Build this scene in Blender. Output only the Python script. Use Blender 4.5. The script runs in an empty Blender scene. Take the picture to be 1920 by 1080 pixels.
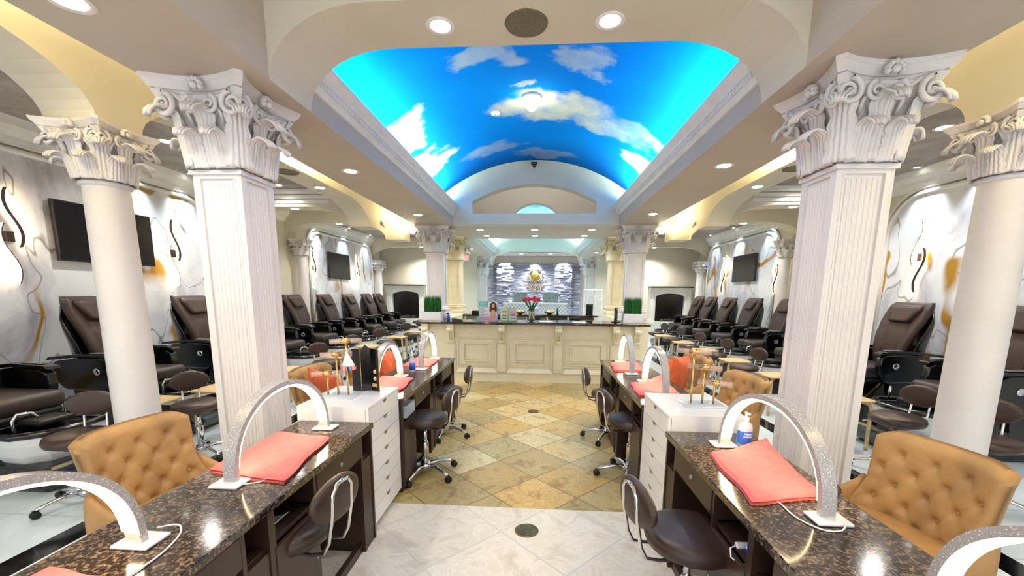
import bpy, math, random
from mathutils import Vector, Matrix
PI = math.pi
R = math.radians
random.seed(7)
sc = bpy.context.scene
col = sc.collection

# ---------------------------------------------------------------- camera
F_PX, CY, PITCH, YAW, ROLL = 764.5, 668.4, 0.15733, 0.0611, 0.00875
cam = bpy.data.objects.new('camera', bpy.data.cameras.new('camera'))
col.objects.link(cam)
sc.camera = cam
_f = Vector((-math.sin(YAW) * math.cos(PITCH), math.cos(YAW) * math.cos(PITCH), -math.sin(PITCH)))
_r = Vector((math.cos(YAW), math.sin(YAW), 0))
_u = _r.cross(_f)
_r2 = _r * math.cos(ROLL) + _u * math.sin(ROLL)
_u2 = -_r * math.sin(ROLL) + _u * math.cos(ROLL)
m = Matrix.Identity(4)
for i in range(3):
    m[i][0], m[i][1], m[i][2] = _r2[i], _u2[i], -_f[i]
m[0][3], m[1][3], m[2][3] = 0, 0, 1.55
cam.matrix_world = m
cam.data.sensor_width = 36
cam.data.lens = F_PX / 1920 * 36
cam.data.shift_y = (CY - 540) / 1920
cam.data.clip_start = 0.05
cam.data.clip_end = 100

# ---------------------------------------------------------------- world, view, sampling
w = bpy.data.worlds.new('world')
sc.world = w
w.use_nodes = True
bg = w.node_tree.nodes['Background']
bg.inputs[0].default_value = (0.95, 0.97, 1.0, 1)
bg.inputs[1].default_value = 1.0
sc.view_settings.view_transform = 'Standard'
sc.view_settings.look = 'None'
sc.view_settings.exposure = 0.78
sc.view_settings.gamma = 1
sc.view_settings.use_curve_mapping = False
sc.cycles.use_denoising = True
sc.cycles.max_bounces = 7
sc.cycles.diffuse_bounces = 4
sc.cycles.glossy_bounces = 3
sc.cycles.transmission_bounces = 5
sc.cycles.transparent_max_bounces = 8
sc.cycles.caustics_reflective = False
sc.cycles.caustics_refractive = False
sc.cycles.sample_clamp_indirect = 4
DOWN_W, AISLE_W, COVE_W = 26.0, 120.0, 60.0

X0 = -0.08
def X(s, d):
    return X0 + s * d

# ---------------------------------------------------------------- materials
MATS = {}
def lin(c):
    return tuple((v / 12.92 if v <= .04045 else ((v + .055) / 1.055) ** 2.4) for v in c)
class NT:
    """small helper to wire shader nodes"""
    def __init__(s, name):
        s.m = bpy.data.materials.new(name)
        s.m.use_nodes = True
        s.t = s.m.node_tree
        s.b = s.t.nodes['Principled BSDF']
        MATS[name] = s.m
    def n(s, typ, **k):
        nd = s.t.nodes.new(typ)
        for a, v in k.items():
            setattr(nd, a, v)
        return nd
    def l(s, a, b):
        s.t.links.new(a, b)
    def coord(s, kind='Object', scale=(1, 1, 1), rot=(0, 0, 0), loc=(0, 0, 0)):
        c = s.n('ShaderNodeTexCoord')
        mp = s.n('ShaderNodeMapping')
        mp.inputs['Scale'].default_value = scale
        mp.inputs['Rotation'].default_value = rot
        mp.inputs['Location'].default_value = loc
        s.l(c.outputs[kind], mp.inputs[0])
        return mp.outputs[0]
    def noise(s, vec, scale, detail=4, rough=.55, dist=0):
        nd = s.n('ShaderNodeTexNoise')
        nd.inputs['Scale'].default_value = scale
        nd.inputs['Detail'].default_value = detail
        nd.inputs['Roughness'].default_value = rough
        nd.inputs['Distortion'].default_value = dist
        s.l(vec, nd.inputs['Vector'])
        return nd.outputs['Fac']
    def ramp(s, fac, stops, interp='LINEAR'):
        nd = s.n('ShaderNodeValToRGB')
        cr = nd.color_ramp
        cr.interpolation = interp
        while len(cr.elements) < len(stops):
            cr.elements.new(.5)
        for e, (p, c) in zip(cr.elements, stops):
            e.position = p
            e.color = (*lin(c), 1) if not isinstance(c, (int, float)) else (c, c, c, 1)
        s.l(fac, nd.inputs[0])
        return nd.outputs[0]
    def math(s, op, a, b=None, c=None, clamp=False):
        nd = s.n('ShaderNodeMath', operation=op, use_clamp=clamp)
        for i, v in enumerate((a, b, c)):
            if v is None: continue
            if isinstance(v, (int, float)): nd.inputs[i].default_value = v
            else: s.l(v, nd.inputs[i])
        return nd.outputs[0]
    def mix(s, fac, a, b, blend='MIX'):
        nd = s.n('ShaderNodeMix', data_type='RGBA', blend_type=blend)
        for inp, v in ((nd.inputs[0], fac), (nd.inputs[6], a), (nd.inputs[7], b)):
            if isinstance(v, (int, float)): inp.default_value = v
            elif isinstance(v, tuple): inp.default_value = (*lin(v), 1)
            else: s.l(v, inp)
        return nd.outputs[2]
    def bump(s, h, strength=.3, dist=.01):
        nd = s.n('ShaderNodeBump')
        nd.inputs['Strength'].default_value = strength
        nd.inputs['Distance'].default_value = dist
        s.l(h, nd.inputs['Height'])
        s.l(nd.outputs[0], s.b.inputs['Normal'])
    def base(s, v):
        if isinstance(v, tuple): s.b.inputs['Base Color'].default_value = (*lin(v), 1)
        else: s.l(v, s.b.inputs['Base Color'])
    def set(s, **k):
        for a, v in k.items():
            s.b.inputs[a.replace('_', ' ')].default_value = v
        return s

def plain(name, c, rough=.5, metal=0, var=.06, scale=6, bump=0, coat=0, **k):
    t = NT(name)
    v = t.coord()
    f = t.noise(v, scale, 3)
    lo = tuple(max(0, x * (1 - var)) for x in c)
    hi = tuple(min(1, x * (1 + var)) for x in c)
    t.base(t.ramp(f, [(.3, lo), (.7, hi)]))
    t.set(Roughness=rough, Metallic=metal)
    if coat: t.set(Coat_Weight=coat, Coat_Roughness=.05)
    if bump: t.bump(t.noise(v, scale * 30, 3), bump, .003)
    if k: t.set(**k)
    return t.m
def glow(name, c, strength, base=(.9, .9, .9)):
    t = NT(name)
    t.base(base)
    t.b.inputs['Emission Color'].default_value = (*lin(c), 1)
    t.b.inputs['Emission Strength'].default_value = strength
    return t.m

plain('wall_paint', (.81, .79, .72), .7, var=.02, scale=2)
plain('shade_toned_paint', (.73, .69, .63), .65, var=.02, scale=2)  # taupe version of the wall paint; the soffits' shade is in its colour
plain('column_white', (.87, .855, .85), .4, var=.02, scale=3)
plain('plaster_white', (.90, .88, .86), .55, var=.03, scale=8, bump=.15)
plain('trim_white', (.90, .90, .88), .4, var=.02)
plain('cream_paint', (.89, .86, .75), .42, var=.02)
plain('cream_column', (.90, .86, .74), .45, var=.03)
plain('warm_wall', (.95, .88, .66), .6, var=.02)
plain('black_gloss', (.022, .026, .04), .2, var=.1, coat=.25)
plain('black_matte', (.03, .03, .035), .5, var=.1)
plain('black_rubber', (.05, .05, .05), .6)
plain('basin_white', (.88, .88, .88), .25, var=.02)
plain('chrome', (.86, .86, .88), .12, metal=1, var=.03)
plain('gold_metal', (.87, .70, .45), .25, metal=1, var=.06)
plain('brass_emblem', (.72, .62, .28), .35, metal=1, var=.15)
plain('white_lacquer', (.93, .93, .94), .25, var=.01, coat=.3)
plain('espresso_wood', (.20, .13, .10), .38, var=.12, scale=3)
plain('light_wood', (.83, .72, .52), .45, var=.08, scale=9)
plain('towel_coral', (.90, .40, .41), .9, var=.05, scale=30, bump=.5)
plain('pillow_orange', (.80, .38, .22), .85, var=.08, scale=10, bump=.3)
plain('screen_black', (.015, .025, .06), .35, var=.2, Specular_IOR_Level=.25)
plain('speaker_grille', (.42, .39, .32), .7, var=.08, scale=60)
plain('grey_plastic', (.45, .45, .46), .5)
plain('grass_green', (.08, .36, .12), .6, var=.35, scale=40)
plain('leaf_green', (.16, .38, .14), .5, var=.2, scale=20)
plain('tulip_red', (.86, .13, .22), .45, var=.15, scale=12)
plain('ribbon_beige', (.80, .72, .52), .7)
plain('paper_white', (.94, .94, .92), .7, var=.02)
plain('steel_grey', (.60, .60, .62), .35, metal=.8)
plain('drain_bronze', (.42, .38, .28), .35, metal=.9, var=.2, scale=30)
plain('window_dark', (.02, .025, .04), .1)
plain('corridor_paint', (.80, .70, .52), .7)
plain('bed_black', (.03, .03, .035), .5)
plain('sofa_grey', (.55, .56, .55), .8, var=.06, scale=20)
plain('blue_label', (.12, .36, .75), .4)
plain('pink_card', (.88, .60, .80), .5, var=.05)
plain('green_card', (.66, .84, .50), .5, var=.05)
plain('teal_card', (.50, .76, .70), .5)
plain('hair_brown', (.34, .18, .10), .6, var=.3, scale=30)
plain('skin_tone', (.85, .66, .50), .5, var=.06)
plain('clear_plastic', (.86, .90, .94), .15, Alpha=.5)
plain('rose_acrylic', (.95, .84, .80), .08, Alpha=.38)
plain('fire_black', (.03, .03, .04), .3)
plain('mantel_dark', (.12, .08, .07), .3)
glow('downlight_glow', (1, .98, .95), 14)
glow('lamp_glow', (1, .88, .68), 15)
glow('sconce_glow', (1, .86, .66), 26)
glow('chandelier_glow', (1, .84, .50), 9)
glow('exit_glow', (.95, .15, .22), 1.6)
glow('bulb_glow', (1, .93, .78), 12)
glow('blue_led', (.15, .3, 1), 6)

def leather(name, c, rough=.35, var=.12, bump=.25):
    t = NT(name)
    v = t.coord()
    t.base(t.ramp(t.noise(v, 5, 4), [(.3, tuple(x * (1 - var) for x in c)), (.7, tuple(min(1, x * (1 + var)) for x in c))]))
    t.set(Roughness=rough)
    t.bump(t.noise(v, 90, 3), bump, .002)
leather('brown_leather', (.20, .125, .10), .5)
leather('stool_leather', (.21, .145, .12), .4)
leather('grey_leather', (.17, .135, .125), .45)
leather('tan_suede', (.65, .50, .31), .6, .10, .2)

# glittering acrylic of the arch lamps
t = NT('glitter_acrylic')
v = t.coord()
g = t.noise(v, 190, 2, .7)
t.base(t.ramp(g, [(.50, (.68, .66, .65)), (.60, (.74, .72, .71)), (.66, (.97, .97, .97))]))
t.set(Roughness=.2)
t.bump(g, .25, .002)

# white and gold veined marble wall
t = NT('marble_wall')
v = t.coord()
warp = t.n('ShaderNodeMixRGB')
nw = t.n('ShaderNodeTexNoise'); nw.inputs['Scale'].default_value = .8; nw.inputs['Detail'].default_value = 2.2
t.l(v, nw.inputs['Vector'])
vm = t.n('ShaderNodeVectorMath', operation='SCALE'); vm.inputs['Scale'].default_value = 1.15
t.l(nw.outputs['Color'], vm.inputs[0])
va = t.n('ShaderNodeVectorMath', operation='ADD'); t.l(v, va.inputs[0]); t.l(vm.outputs[0], va.inputs[1])
mp = t.n('ShaderNodeMapping'); mp.inputs['Scale'].default_value = (1, 1, .42); t.l(va.outputs[0], mp.inputs[0])
cloud = t.noise(mp.outputs[0], 1.3, 6, .6)
basec = t.ramp(cloud, [(.30, (.60, .60, .63)), (.40, (.78, .78, .81)), (.50, (.88, .89, .90)), (.66, (.92, .93, .94))])
def vein(scale, lo, hi, seed):
    m2 = t.n('ShaderNodeMapping'); m2.inputs['Location'].default_value = (seed, seed * 1.7, seed * .6)
    t.l(mp.outputs[0], m2.inputs[0])
    f = t.noise(m2.outputs[0], scale, 2.2, .45)
    d = t.math('ABSOLUTE', t.math('SUBTRACT', f, .5))
    return t.ramp(d, [(lo, 1.0), (hi, 0.0)])
gate = t.ramp(t.noise(v, .55, 2), [(.44, 0.0), (.50, 1.0)])
gold = t.math('MULTIPLY', vein(.8, .010, .022, 3.1), gate)
dark = t.math('MULTIPLY', vein(1.6, .001, .006, 9.4), .8)
c1 = t.mix(dark, basec, (.33, .31, .32))
c2 = t.mix(gold, c1, (.66, .48, .12))
t.base(c2)
t.set(Roughness=.3)

# stacked split-face stone
t = NT('ledge_stone')
v = t.coord(rot=(R(90), 0, 0))
br = t.n('ShaderNodeTexBrick')
br.inputs['Scale'].default_value = 1
br.inputs['Brick Width'].default_value = .34
br.inputs['Row Height'].default_value = .062
br.inputs['Mortar Size'].default_value = .004
br.inputs['Color1'].default_value = (*lin((.88, .87, .90)), 1)
br.inputs['Color2'].default_value = (*lin((.70, .70, .78)), 1)
br.inputs['Mortar'].default_value = (*lin((.45, .45, .55)), 1)
t.l(v, br.inputs['Vector'])
t.base(br.outputs['Color'])
hh = t.math('MULTIPLY_ADD', t.noise(t.coord(scale=(1, 1, 3.2)), 7, 6, .7, .6), 2.2, t.math('MULTIPLY', br.outputs['Color'], 1.0))
t.bump(hh, 1.0, .07)
t.set(Roughness=.6)

# sky mural of the vault
t = NT('sky_mural')
v = t.coord()
nz = t.n('ShaderNodeTexNoise'); nz.inputs['Scale'].default_value = 2.0; nz.inputs['Detail'].default_value = 6; nz.inputs['Roughness'].default_value = .6
t.l(v, nz.inputs['Vector'])
sub = t.n('ShaderNodeVectorMath', operation='SUBTRACT'); sub.inputs[1].default_value = (.5, .5, .5); t.l(nz.outputs['Color'], sub.inputs[0])
scl = t.n('ShaderNodeVectorMath', operation='SCALE'); scl.inputs['Scale'].default_value = 1.1; t.l(sub.outputs[0], scl.inputs[0])
add = t.n('ShaderNodeVectorMath', operation='ADD'); t.l(v, add.inputs[0]); t.l(scl.outputs[0], add.inputs[1])
fac = None
for (cx, cy, rx, ry, a) in [(.12, 5.35, .85, .42, .85), (.60, 5.55, .75, .22, .6), (-.15, 4.75, .13, .16, .7), (-.55, 4.15, .42, .26, .5), (.45, 4.3, .36, .30, .45),
                            (-1.6, 4.95, .40, .50, 1.25), (-1.65, 5.95, .5, .42, 1.25), (1.5, 6.1, .3, .35, 1.1), (1.1, 5.4, .35, .2, .35), (-.75, 6.6, .5, .3, .35), (.1, 7.0, .6, .2, .35)]:
    s1 = t.n('ShaderNodeVectorMath', operation='SUBTRACT'); s1.inputs[1].default_value = (cx, cy, 0); t.l(add.outputs[0], s1.inputs[0])
    s2 = t.n('ShaderNodeVectorMath', operation='MULTIPLY'); s2.inputs[1].default_value = (1 / rx, 1 / ry, 0); t.l(s1.outputs[0], s2.inputs[0])
    s3 = t.n('ShaderNodeVectorMath', operation='LENGTH'); t.l(s2.outputs[0], s3.inputs[0])
    mr = t.n('ShaderNodeMapRange', interpolation_type='SMOOTHSTEP')
    mr.inputs['From Min'].default_value = 1.05; mr.inputs['From Max'].default_value = .55; mr.inputs['To Max'].default_value = a
    t.l(s3.outputs['Value'], mr.inputs['Value'])
    fac = mr.outputs[0] if fac is None else t.math('MAXIMUM', fac, mr.outputs[0])
fac = t.math('MULTIPLY', fac, t.ramp(t.noise(v, 3.2, 5, .6), [(.28, .45), (.6, 1.0)]), clamp=True)
blue = t.ramp(t.noise(v, .7, 2), [(.3, (0, .46, .85)), (.7, (0, .52, .90))])
t.base(t.mix(fac, blue, (.86, .86, .72)))
t.set(Roughness=1, Specular_IOR_Level=.05)

t = NT('pale_sky')
t.base(t.ramp(t.noise(t.coord(), 1.2, 6, .6), [(.35, (.45, .80, .90)), (.6, (.86, .94, .94))]))
t.set(Roughness=1, Specular_IOR_Level=.05)
# floor tiles: diagonal travertine, each tile its own tone
def tiles(name, size, tones, grout, rough, rot=45, vein=.5, groutw=.006, nscale=3.0, loc=(0, 0, 0)):
    t = NT(name)
    v = t.coord(rot=(0, 0, R(rot)), loc=loc)
    br = t.n('ShaderNodeTexBrick', offset=0.0, squash=1.0)
    br.inputs['Scale'].default_value = 1
    br.inputs['Brick Width'].default_value = size[0]
    br.inputs['Row Height'].default_value = size[1]
    br.inputs['Mortar Size'].default_value = groutw
    br.inputs['Mortar Smooth'].default_value = .1
    br.inputs['Color1'].default_value = (0, 0, 0, 1)
    br.inputs['Color2'].default_value = (1, 1, 1, 1)
    br.inputs['Mortar'].default_value = (.5, .5, .5, 1)
    t.l(v, br.inputs['Vector'])
    tone = t.ramp(br.outputs['Color'], [(i / (len(tones) - 1), c) for i, c in enumerate(tones)])
    f = t.noise(t.coord(), nscale, 9, .72, .7)
    tex = t.ramp(f, [(.30, (.55, .48, .36)), (.42, (.80, .75, .64)), (.50, (.97, .96, .93)), (.56, (.86, .82, .73)), (.64, (1, 1, 1)), (.78, (.88, .83, .74))])
    c = t.mix(vein, tone, tex, 'MULTIPLY')
    c = t.mix(br.outputs['Fac'], c, grout)
    t.base(c)
    t.set(Roughness=rough)
    t.bump(t.math('SUBTRACT', 1.0, br.outputs['Fac']), .25, .003)
tiles('golden_travertine', (.46, .46), [(.70, .62, .42), (.76, .70, .50), (.74, .64, .40), (.86, .72, .42), (.90, .85, .66), (.66, .57, .37)], (.50, .43, .28), .32, nscale=5.5, vein=.85)
tiles('ivory_travertine', (.56, .56), [(.90, .88, .83), (.93, .91, .87), (.89, .86, .79)], (.80, .79, .76), .30, vein=.42, nscale=4, loc=(.2, .1, 0))
tiles('marble_floor', (1.2, .6), [(.86, .92, .97), (.90, .95, .99)], (.74, .78, .82), .14, rot=0, vein=.14, groutw=.004, nscale=1.6)

t = NT('black_granite_strip')
t.base((.03, .03, .04)); t.set(Roughness=.08)

# brown granite of the tables
t = NT('brown_granite')
v = t.coord()
vo = t.n('ShaderNodeTexVoronoi'); vo.inputs['Scale'].default_value = 90; t.l(v, vo.inputs['Vector'])
mixf = t.math('MULTIPLY_ADD', vo.outputs['Distance'], .35, t.math('MULTIPLY', t.noise(t.coord(scale=(1, 1.5, 1)), 42, 7, .8, .15), .8))
big = t.noise(v, 3.0, 3)
c = t.ramp(t.math('MULTIPLY_ADD', big, .22, t.math('MULTIPLY', mixf, .82)), [(.48, (.07, .06, .06)), (.56, (.17, .14, .12)), (.62, (.27, .21, .17)), (.67, (.44, .36, .30)), (.71, (.52, .45, .38)), (.76, (.20, .16, .14))])
t.base(c); t.set(Roughness=.12, Coat_Weight=.1)

# black granite of the counter
t = NT('counter_granite')
t.base(t.ramp(t.noise(t.coord(), 60, 4), [(.4, (.06, .05, .05)), (.62, (.20, .16, .14))])); t.set(Roughness=.1)

# mottled ceiling of the side bays
t = NT('mottled_ceiling')
t.base(t.ramp(t.noise(t.coord(), 1.4, 7, .65, .8), [(.3, (.42, .38, .36)), (.5, (.56, .53, .50)), (.7, (.66, .64, .60))])); t.set(Roughness=.6)

# crystal, with the bulbs' warm glow put in as emission
t = NT('crystal')
t.base((1, .93, .74)); t.set(Roughness=.05, Transmission_Weight=.5)
t.b.inputs['Emission Color'].default_value = (*lin((1, .82, .45)), 1); t.b.inputs['Emission Strength'].default_value = 1.6
t = NT('clear_glass')
t.base((.92, .97, .95)); t.set(Roughness=.02, Transmission_Weight=.92, IOR=1.25)

# ---------------------------------------------------------------- mesh helpers
class M:
    def __init__(s):
        s.v = []; s.f = []; s.sm = []
    def add(s, vs, fs, smooth=False):
        o = len(s.v)
        s.v += [tuple(p) for p in vs]
        s.f += [tuple(o + i for i in f) for f in fs]
        s.sm += [smooth] * len(fs)
        return s
    def box(s, x0, x1, y0, y1, z0, z1, b=0):
        if x0 > x1: x0, x1 = x1, x0
        if y0 > y1: y0, y1 = y1, y0
        if b:
            return s.rbox(x0, x1, y0, y1, z0, z1, b)
        return s.add([(x, y, z) for x in (x0, x1) for y in (y0, y1) for z in (z0, z1)],
                     [(0, 1, 3, 2), (4, 6, 7, 5), (0, 4, 5, 1), (2, 3, 7, 6), (0, 2, 6, 4), (1, 5, 7, 3)])
    def rbox(s, x0, x1, y0, y1, z0, z1, r, n=3):
        """box with rounded vertical outline and softened top and bottom"""
        def outline(i):
            a0, a1, b0, b1 = x0 + i, x1 - i, y0 + i, y1 - i
            q = max(r - i, .0005)
            pts = []
            for cx, cy, st in ((a1 - q, b1 - q, 0), (a0 + q, b1 - q, 90), (a0 + q, b0 + q, 180), (a1 - q, b0 + q, 270)):
                for k in range(n + 1):
                    a = R(st + 90 * k / n)
                    pts.append((cx + q * math.cos(a), cy + q * math.sin(a)))
            return pts
        c = min(r, (z1 - z0) / 2.01)
        rings = []
        for k in range(n + 1):
            a = R(90 * k / n)
            rings.append((c * (1 - math.sin(a)), z0 + c * (1 - math.cos(a))))
        for k in range(n + 1):
            a = R(90 * k / n)
            rings.append((c * (1 - math.cos(a)), z1 - c * (1 - math.sin(a))))
        vs = []
        for i, z in rings:
            vs += [(x, y, z) for x, y in outline(min(i, r * .98))]
        N = 4 * (n + 1)
        fs = []
        for k in range(len(rings) - 1):
            for j in range(N):
                fs.append((k * N + j, k * N + (j + 1) % N, (k + 1) * N + (j + 1) % N, (k + 1) * N + j))
        fs.append(tuple(range(N))[::-1])
        fs.append(tuple(range((len(rings) - 1) * N, len(rings) * N)))
        return s.add(vs, fs, True)
    def lathe(s, prof, c=(0, 0, 0), n=24, axis='z', smooth=True, a0=0, a1=360):
        full = abs(a1 - a0) >= 360
        k = n if full else n + 1
        vs = []
        for r, h in prof:
            for i in range(k):
                a = R(a0 + (a1 - a0) * i / n)
                p = (r * math.cos(a), r * math.sin(a), h)
                if axis == 'x': p = (p[2], p[0], p[1])
                if axis == 'y': p = (p[0], p[2], p[1])
                vs.append((p[0] + c[0], p[1] + c[1], p[2] + c[2]))
        fs = []
        for j in range(len(prof) - 1):
            for i in range(n):
                b = (i + 1) % k
                fs.append((j * k + i, j * k + b, (j + 1) * k + b, (j + 1) * k + i))
        if full:
            if prof[0][0] > 1e-5: fs.append(tuple(range(k))[::-1])
            if prof[-1][0] > 1e-5: fs.append(tuple(range((len(prof) - 1) * k, len(prof) * k)))
        return s.add(vs, fs, smooth)
    def cyl(s, c, r, z0, z1, n=16, r2=None, axis='z'):
        r2 = r if r2 is None else r2
        return s.lathe([(r, z0), (r2, z1)], c, n, axis)
    def tube(s, pts, r, n=8, closed=False, flat=None):
        """round tube along pts; r may be a list; flat=(w,h) makes a rectangular band"""
        P = [Vector(p) for p in pts]
        rs = r if isinstance(r, (list, tuple)) else [r] * len(P)
        vs = []; prev = None
        for i, p in enumerate(P):
            a = P[(i - 1) % len(P)] if (i or closed) else P[i]
            b = P[(i + 1) % len(P)] if (i < len(P) - 1 or closed) else P[i]
            d = (b - a).normalized()
            if prev is None:
                up = Vector((0, 0, 1)) if abs(d.z) < .9 else Vector((1, 0, 0))
                u = d.cross(up).normalized()
            else:
                u = (prev - d * prev.dot(d)).normalized()
            prev = u
            w_ = d.cross(u)
            for k in range(n):
                an = 2 * PI * k / n + PI / n
                vs.append(p + (u * math.cos(an) + w_ * math.sin(an)) * rs[i])
        L = len(P); fs = []
        for i in range(L if closed else L - 1):
            j = (i + 1) % L
            for k in range(n):
                fs.append((i * n + k, i * n + (k + 1) % n, j * n + (k + 1) % n, j * n + k))
        if not closed:
            fs.append(tuple(range(n))[::-1]); fs.append(tuple(range((L - 1) * n, L * n)))
        return s.add(vs, fs, n > 4)
    def band(s, pts, side, w, th, inward):
        """flat band: pts path, side = unit vector across, inward(p) = unit vector through its thickness"""
        vs = []
        for p in pts:
            p = Vector(p); q = Vector(inward(p)); sd = Vector(side)
            vs += [p - sd * w / 2, p + sd * w / 2, p + sd * w / 2 + q * th, p - sd * w / 2 + q * th]
        fs = []
        for i in range(len(pts) - 1):
            for k in range(4):
                fs.append((i * 4 + k, i * 4 + (k + 1) % 4, i * 4 + 4 + (k + 1) % 4, i * 4 + 4 + k))
        fs += [(3, 2, 1, 0), tuple(len(vs) - 4 + i for i in range(4))]
        return s.add(vs, fs)
    def prism(s, poly, a, b, plane='xz', smooth=False):
        """poly in a plane, extruded along the remaining axis from a to b"""
        def mk(p, t):
            return {'xz': (p[0], t, p[1]), 'yz': (t, p[0], p[1]), 'xy': (p[0], p[1], t)}[plane]
        n = len(poly)
        vs = [mk(p, a) for p in poly] + [mk(p, b) for p in poly]
        fs = [(i, (i + 1) % n, n + (i + 1) % n, n + i) for i in range(n)]
        s.add(vs, fs, smooth)
        o = len(s.v) - 2 * n
        s.f += [tuple(o + i for i in range(n))[::-1], tuple(o + n + i for i in range(n))]
        s.sm += [False, False]
        return s
    def grid(s, nu, nv, fn, smooth=True):
        vs = [fn(i / nu, j / nv) for j in range(nv + 1) for i in range(nu + 1)]
        fs = [(j * (nu + 1) + i, j * (nu + 1) + i + 1, (j + 1) * (nu + 1) + i + 1, (j + 1) * (nu + 1) + i) for j in range(nv) for i in range(nu)]
        return s.add(vs, fs, smooth)
    def ball(s, c, rx, ry=None, rz=None, n=12, m_=8):
        ry = rx if ry is None else ry; rz = rx if rz is None else rz
        vs = []
        for j in range(m_ + 1):
            b = -PI / 2 + PI * j / m_
            for i in range(n):
                a = 2 * PI * i / n
                vs.append((c[0] + rx * math.cos(b) * math.cos(a), c[1] + ry * math.cos(b) * math.sin(a), c[2] + rz * math.sin(b)))
        fs = [(j * n + i, j * n + (i + 1) % n, (j + 1) * n + (i + 1) % n, (j + 1) * n + i) for j in range(m_) for i in range(n)]
        return s.add(vs, fs, True)
    def xf(s, mat):
        s.v = [tuple(mat @ Vector(p)) for p in s.v]
        return s
    def build(s, name, mat, parent=None, solid=0, bevel=0, sub=0):
        me = bpy.data.meshes.new(name)
        me.from_pydata(s.v, [], s.f)
        me.polygons.foreach_set('use_smooth', s.sm)
        me.materials.append(MATS[mat])
        import bmesh
        bm = bmesh.new(); bm.from_mesh(me)
        bmesh.ops.recalc_face_normals(bm, faces=bm.faces)
        bm.to_mesh(me); bm.free()
        o = bpy.data.objects.new(name, me)
        col.objects.link(o)
        if parent: o.parent = parent
        if solid:
            md = o.modifiers.new('thickness', 'SOLIDIFY'); md.thickness = solid; md.offset = 0
        if bevel:
            md = o.modifiers.new('bevel', 'BEVEL'); md.width = bevel; md.segments = 2; md.limit_method = 'ANGLE'
        if sub:
            md = o.modifiers.new('smooth', 'SUBSURF'); md.levels = sub; md.render_levels = sub
        return o

def tag(o, label=None, cat=None, group=None, kind=None):
    if label: o['label'] = label
    if cat: o['category'] = cat
    if group: o['group'] = group
    if kind: o['kind'] = kind
    return o
def thing(name, label, cat, loc=(0, 0, 0), rz=0, group=None):
    o = bpy.data.objects.new(name, None)
    o.empty_display_size = .1
    col.objects.link(o)
    o.location = loc; o.rotation_euler = (0, 0, rz)
    return tag(o, label, cat, group)
def struct(o, label, cat='room'):
    return tag(o, label, cat, kind='structure')
KIDS = {}
def copy_tree(o, parent=None):
    c = o.copy()
    col.objects.link(c)
    if parent: c.parent = parent
    for ch in [k for k in bpy.data.objects if k.parent == o]:
        copy_tree(ch, c)
    return c
def put(o, loc, rz=0, label=None, group=None, sc_=None):
    o.location = loc; o.rotation_euler = (0, 0, rz)
    if label: o['label'] = label
    if group: o['group'] = group
    if sc_: o.scale = sc_
    return o
def text_mesh(txt, size, name, mat, parent, mat4, extrude=.002, font_shear=0):
    cu = bpy.data.curves.new(name, 'FONT')
    cu.body = txt; cu.size = size; cu.extrude = extrude; cu.align_x = 'CENTER'; cu.align_y = 'CENTER'; cu.shear = font_shear
    tmp = bpy.data.objects.new('tmp', cu)
    col.objects.link(tmp)
    bpy.context.view_layer.update()
    me = bpy.data.meshes.new_from_object(tmp.evaluated_get(bpy.context.evaluated_depsgraph_get()))
    bpy.data.objects.remove(tmp)
    me.transform(mat4)
    me.materials.clear(); me.materials.append(MATS[mat])
    o = bpy.data.objects.new(name, me)
    col.objects.link(o)
    o.parent = parent
    return o

# ================================================================ SETTING
def arc_pts(cx, cz, rx, rz, a0, a1, n=10):
    return [(cx + rx * math.cos(R(a0 + (a1 - a0) * i / n)), cz + rz * math.sin(R(a0 + (a1 - a0) * i / n))) for i in range(n + 1)]
def arch_profile(a0, a1, zt, openings):
    """openings: (b0, b1, zspring, ztop, rx); bottom of the wall between openings is each opening's zspring"""
    pts = [(a0, zt)]
    for b0, b1, zs, z1, rx in openings:
        if not pts or abs(pts[-1][0] - b0) > 1e-4 or len(pts) == 1:
            if len(pts) == 1: pts.append((a0, zs))
            if abs(b0 - pts[-1][0]) > 1e-4: pts.append((b0, zs))
        pts += arc_pts(b0 + rx, zs, rx, z1 - zs, 180, 90)[1:]
        pts += arc_pts(b1 - rx, zs, rx, z1 - zs, 90, 0)
    if a1 - pts[-1][0] > 1e-4: pts.append((a1, pts[-1][1]))
    pts.append((a1, zt))
    return pts

Y_FAR = 13.7
# floors
def slab(name, x0, x1, y0, y1, z0, z1, mat, label):
    return struct(M().box(x0, x1, y0, y1, z0, z1).build(name, mat), label)
xs = {s: (X(s, 2.76), X(s, 2.94)) for s in (-1, 1)}
slab('floor', X(-1, 1.75), X(1, 1.75), -1.2, 2.75, -.1, 0, 'ivory_travertine', 'ivory diagonal tile floor in the foreground')
slab('floor', X(-1, 1.75), X(1, 1.75), 2.75, 7.0, -.1, 0, 'golden_travertine', 'golden brown diagonal travertine floor of the aisle')
slab('floor', X(-1, 2.76), X(1, 2.76), 7.0, 16.2, -.1, 0, 'marble_floor', 'pale floor behind the reception counter')
for s, nm in ((-1, 'left'), (1, 'right')):
    a, b = sorted((X(s, 1.75), X(s, 2.76)))
    slab('floor', a, b, -1.2, 7.0, -.1, 0, 'marble_floor', 'pale marble floor behind the %s tables' % nm)
    a, b = sorted((X(s, 2.94), X(s, 5.3)))
    slab('floor', a, b, -1.2, 14, -.1, 0, 'marble_floor', 'pale blue white marble floor under the %s pedicure chairs' % nm)
    a, b = sorted(xs[s])
    slab('trim_%d' % (1 if s < 0 else 2), a, b, -1.2, 16.2, -.1, .001, 'black_granite_strip', 'black granite floor border, %s side' % nm)

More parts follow.
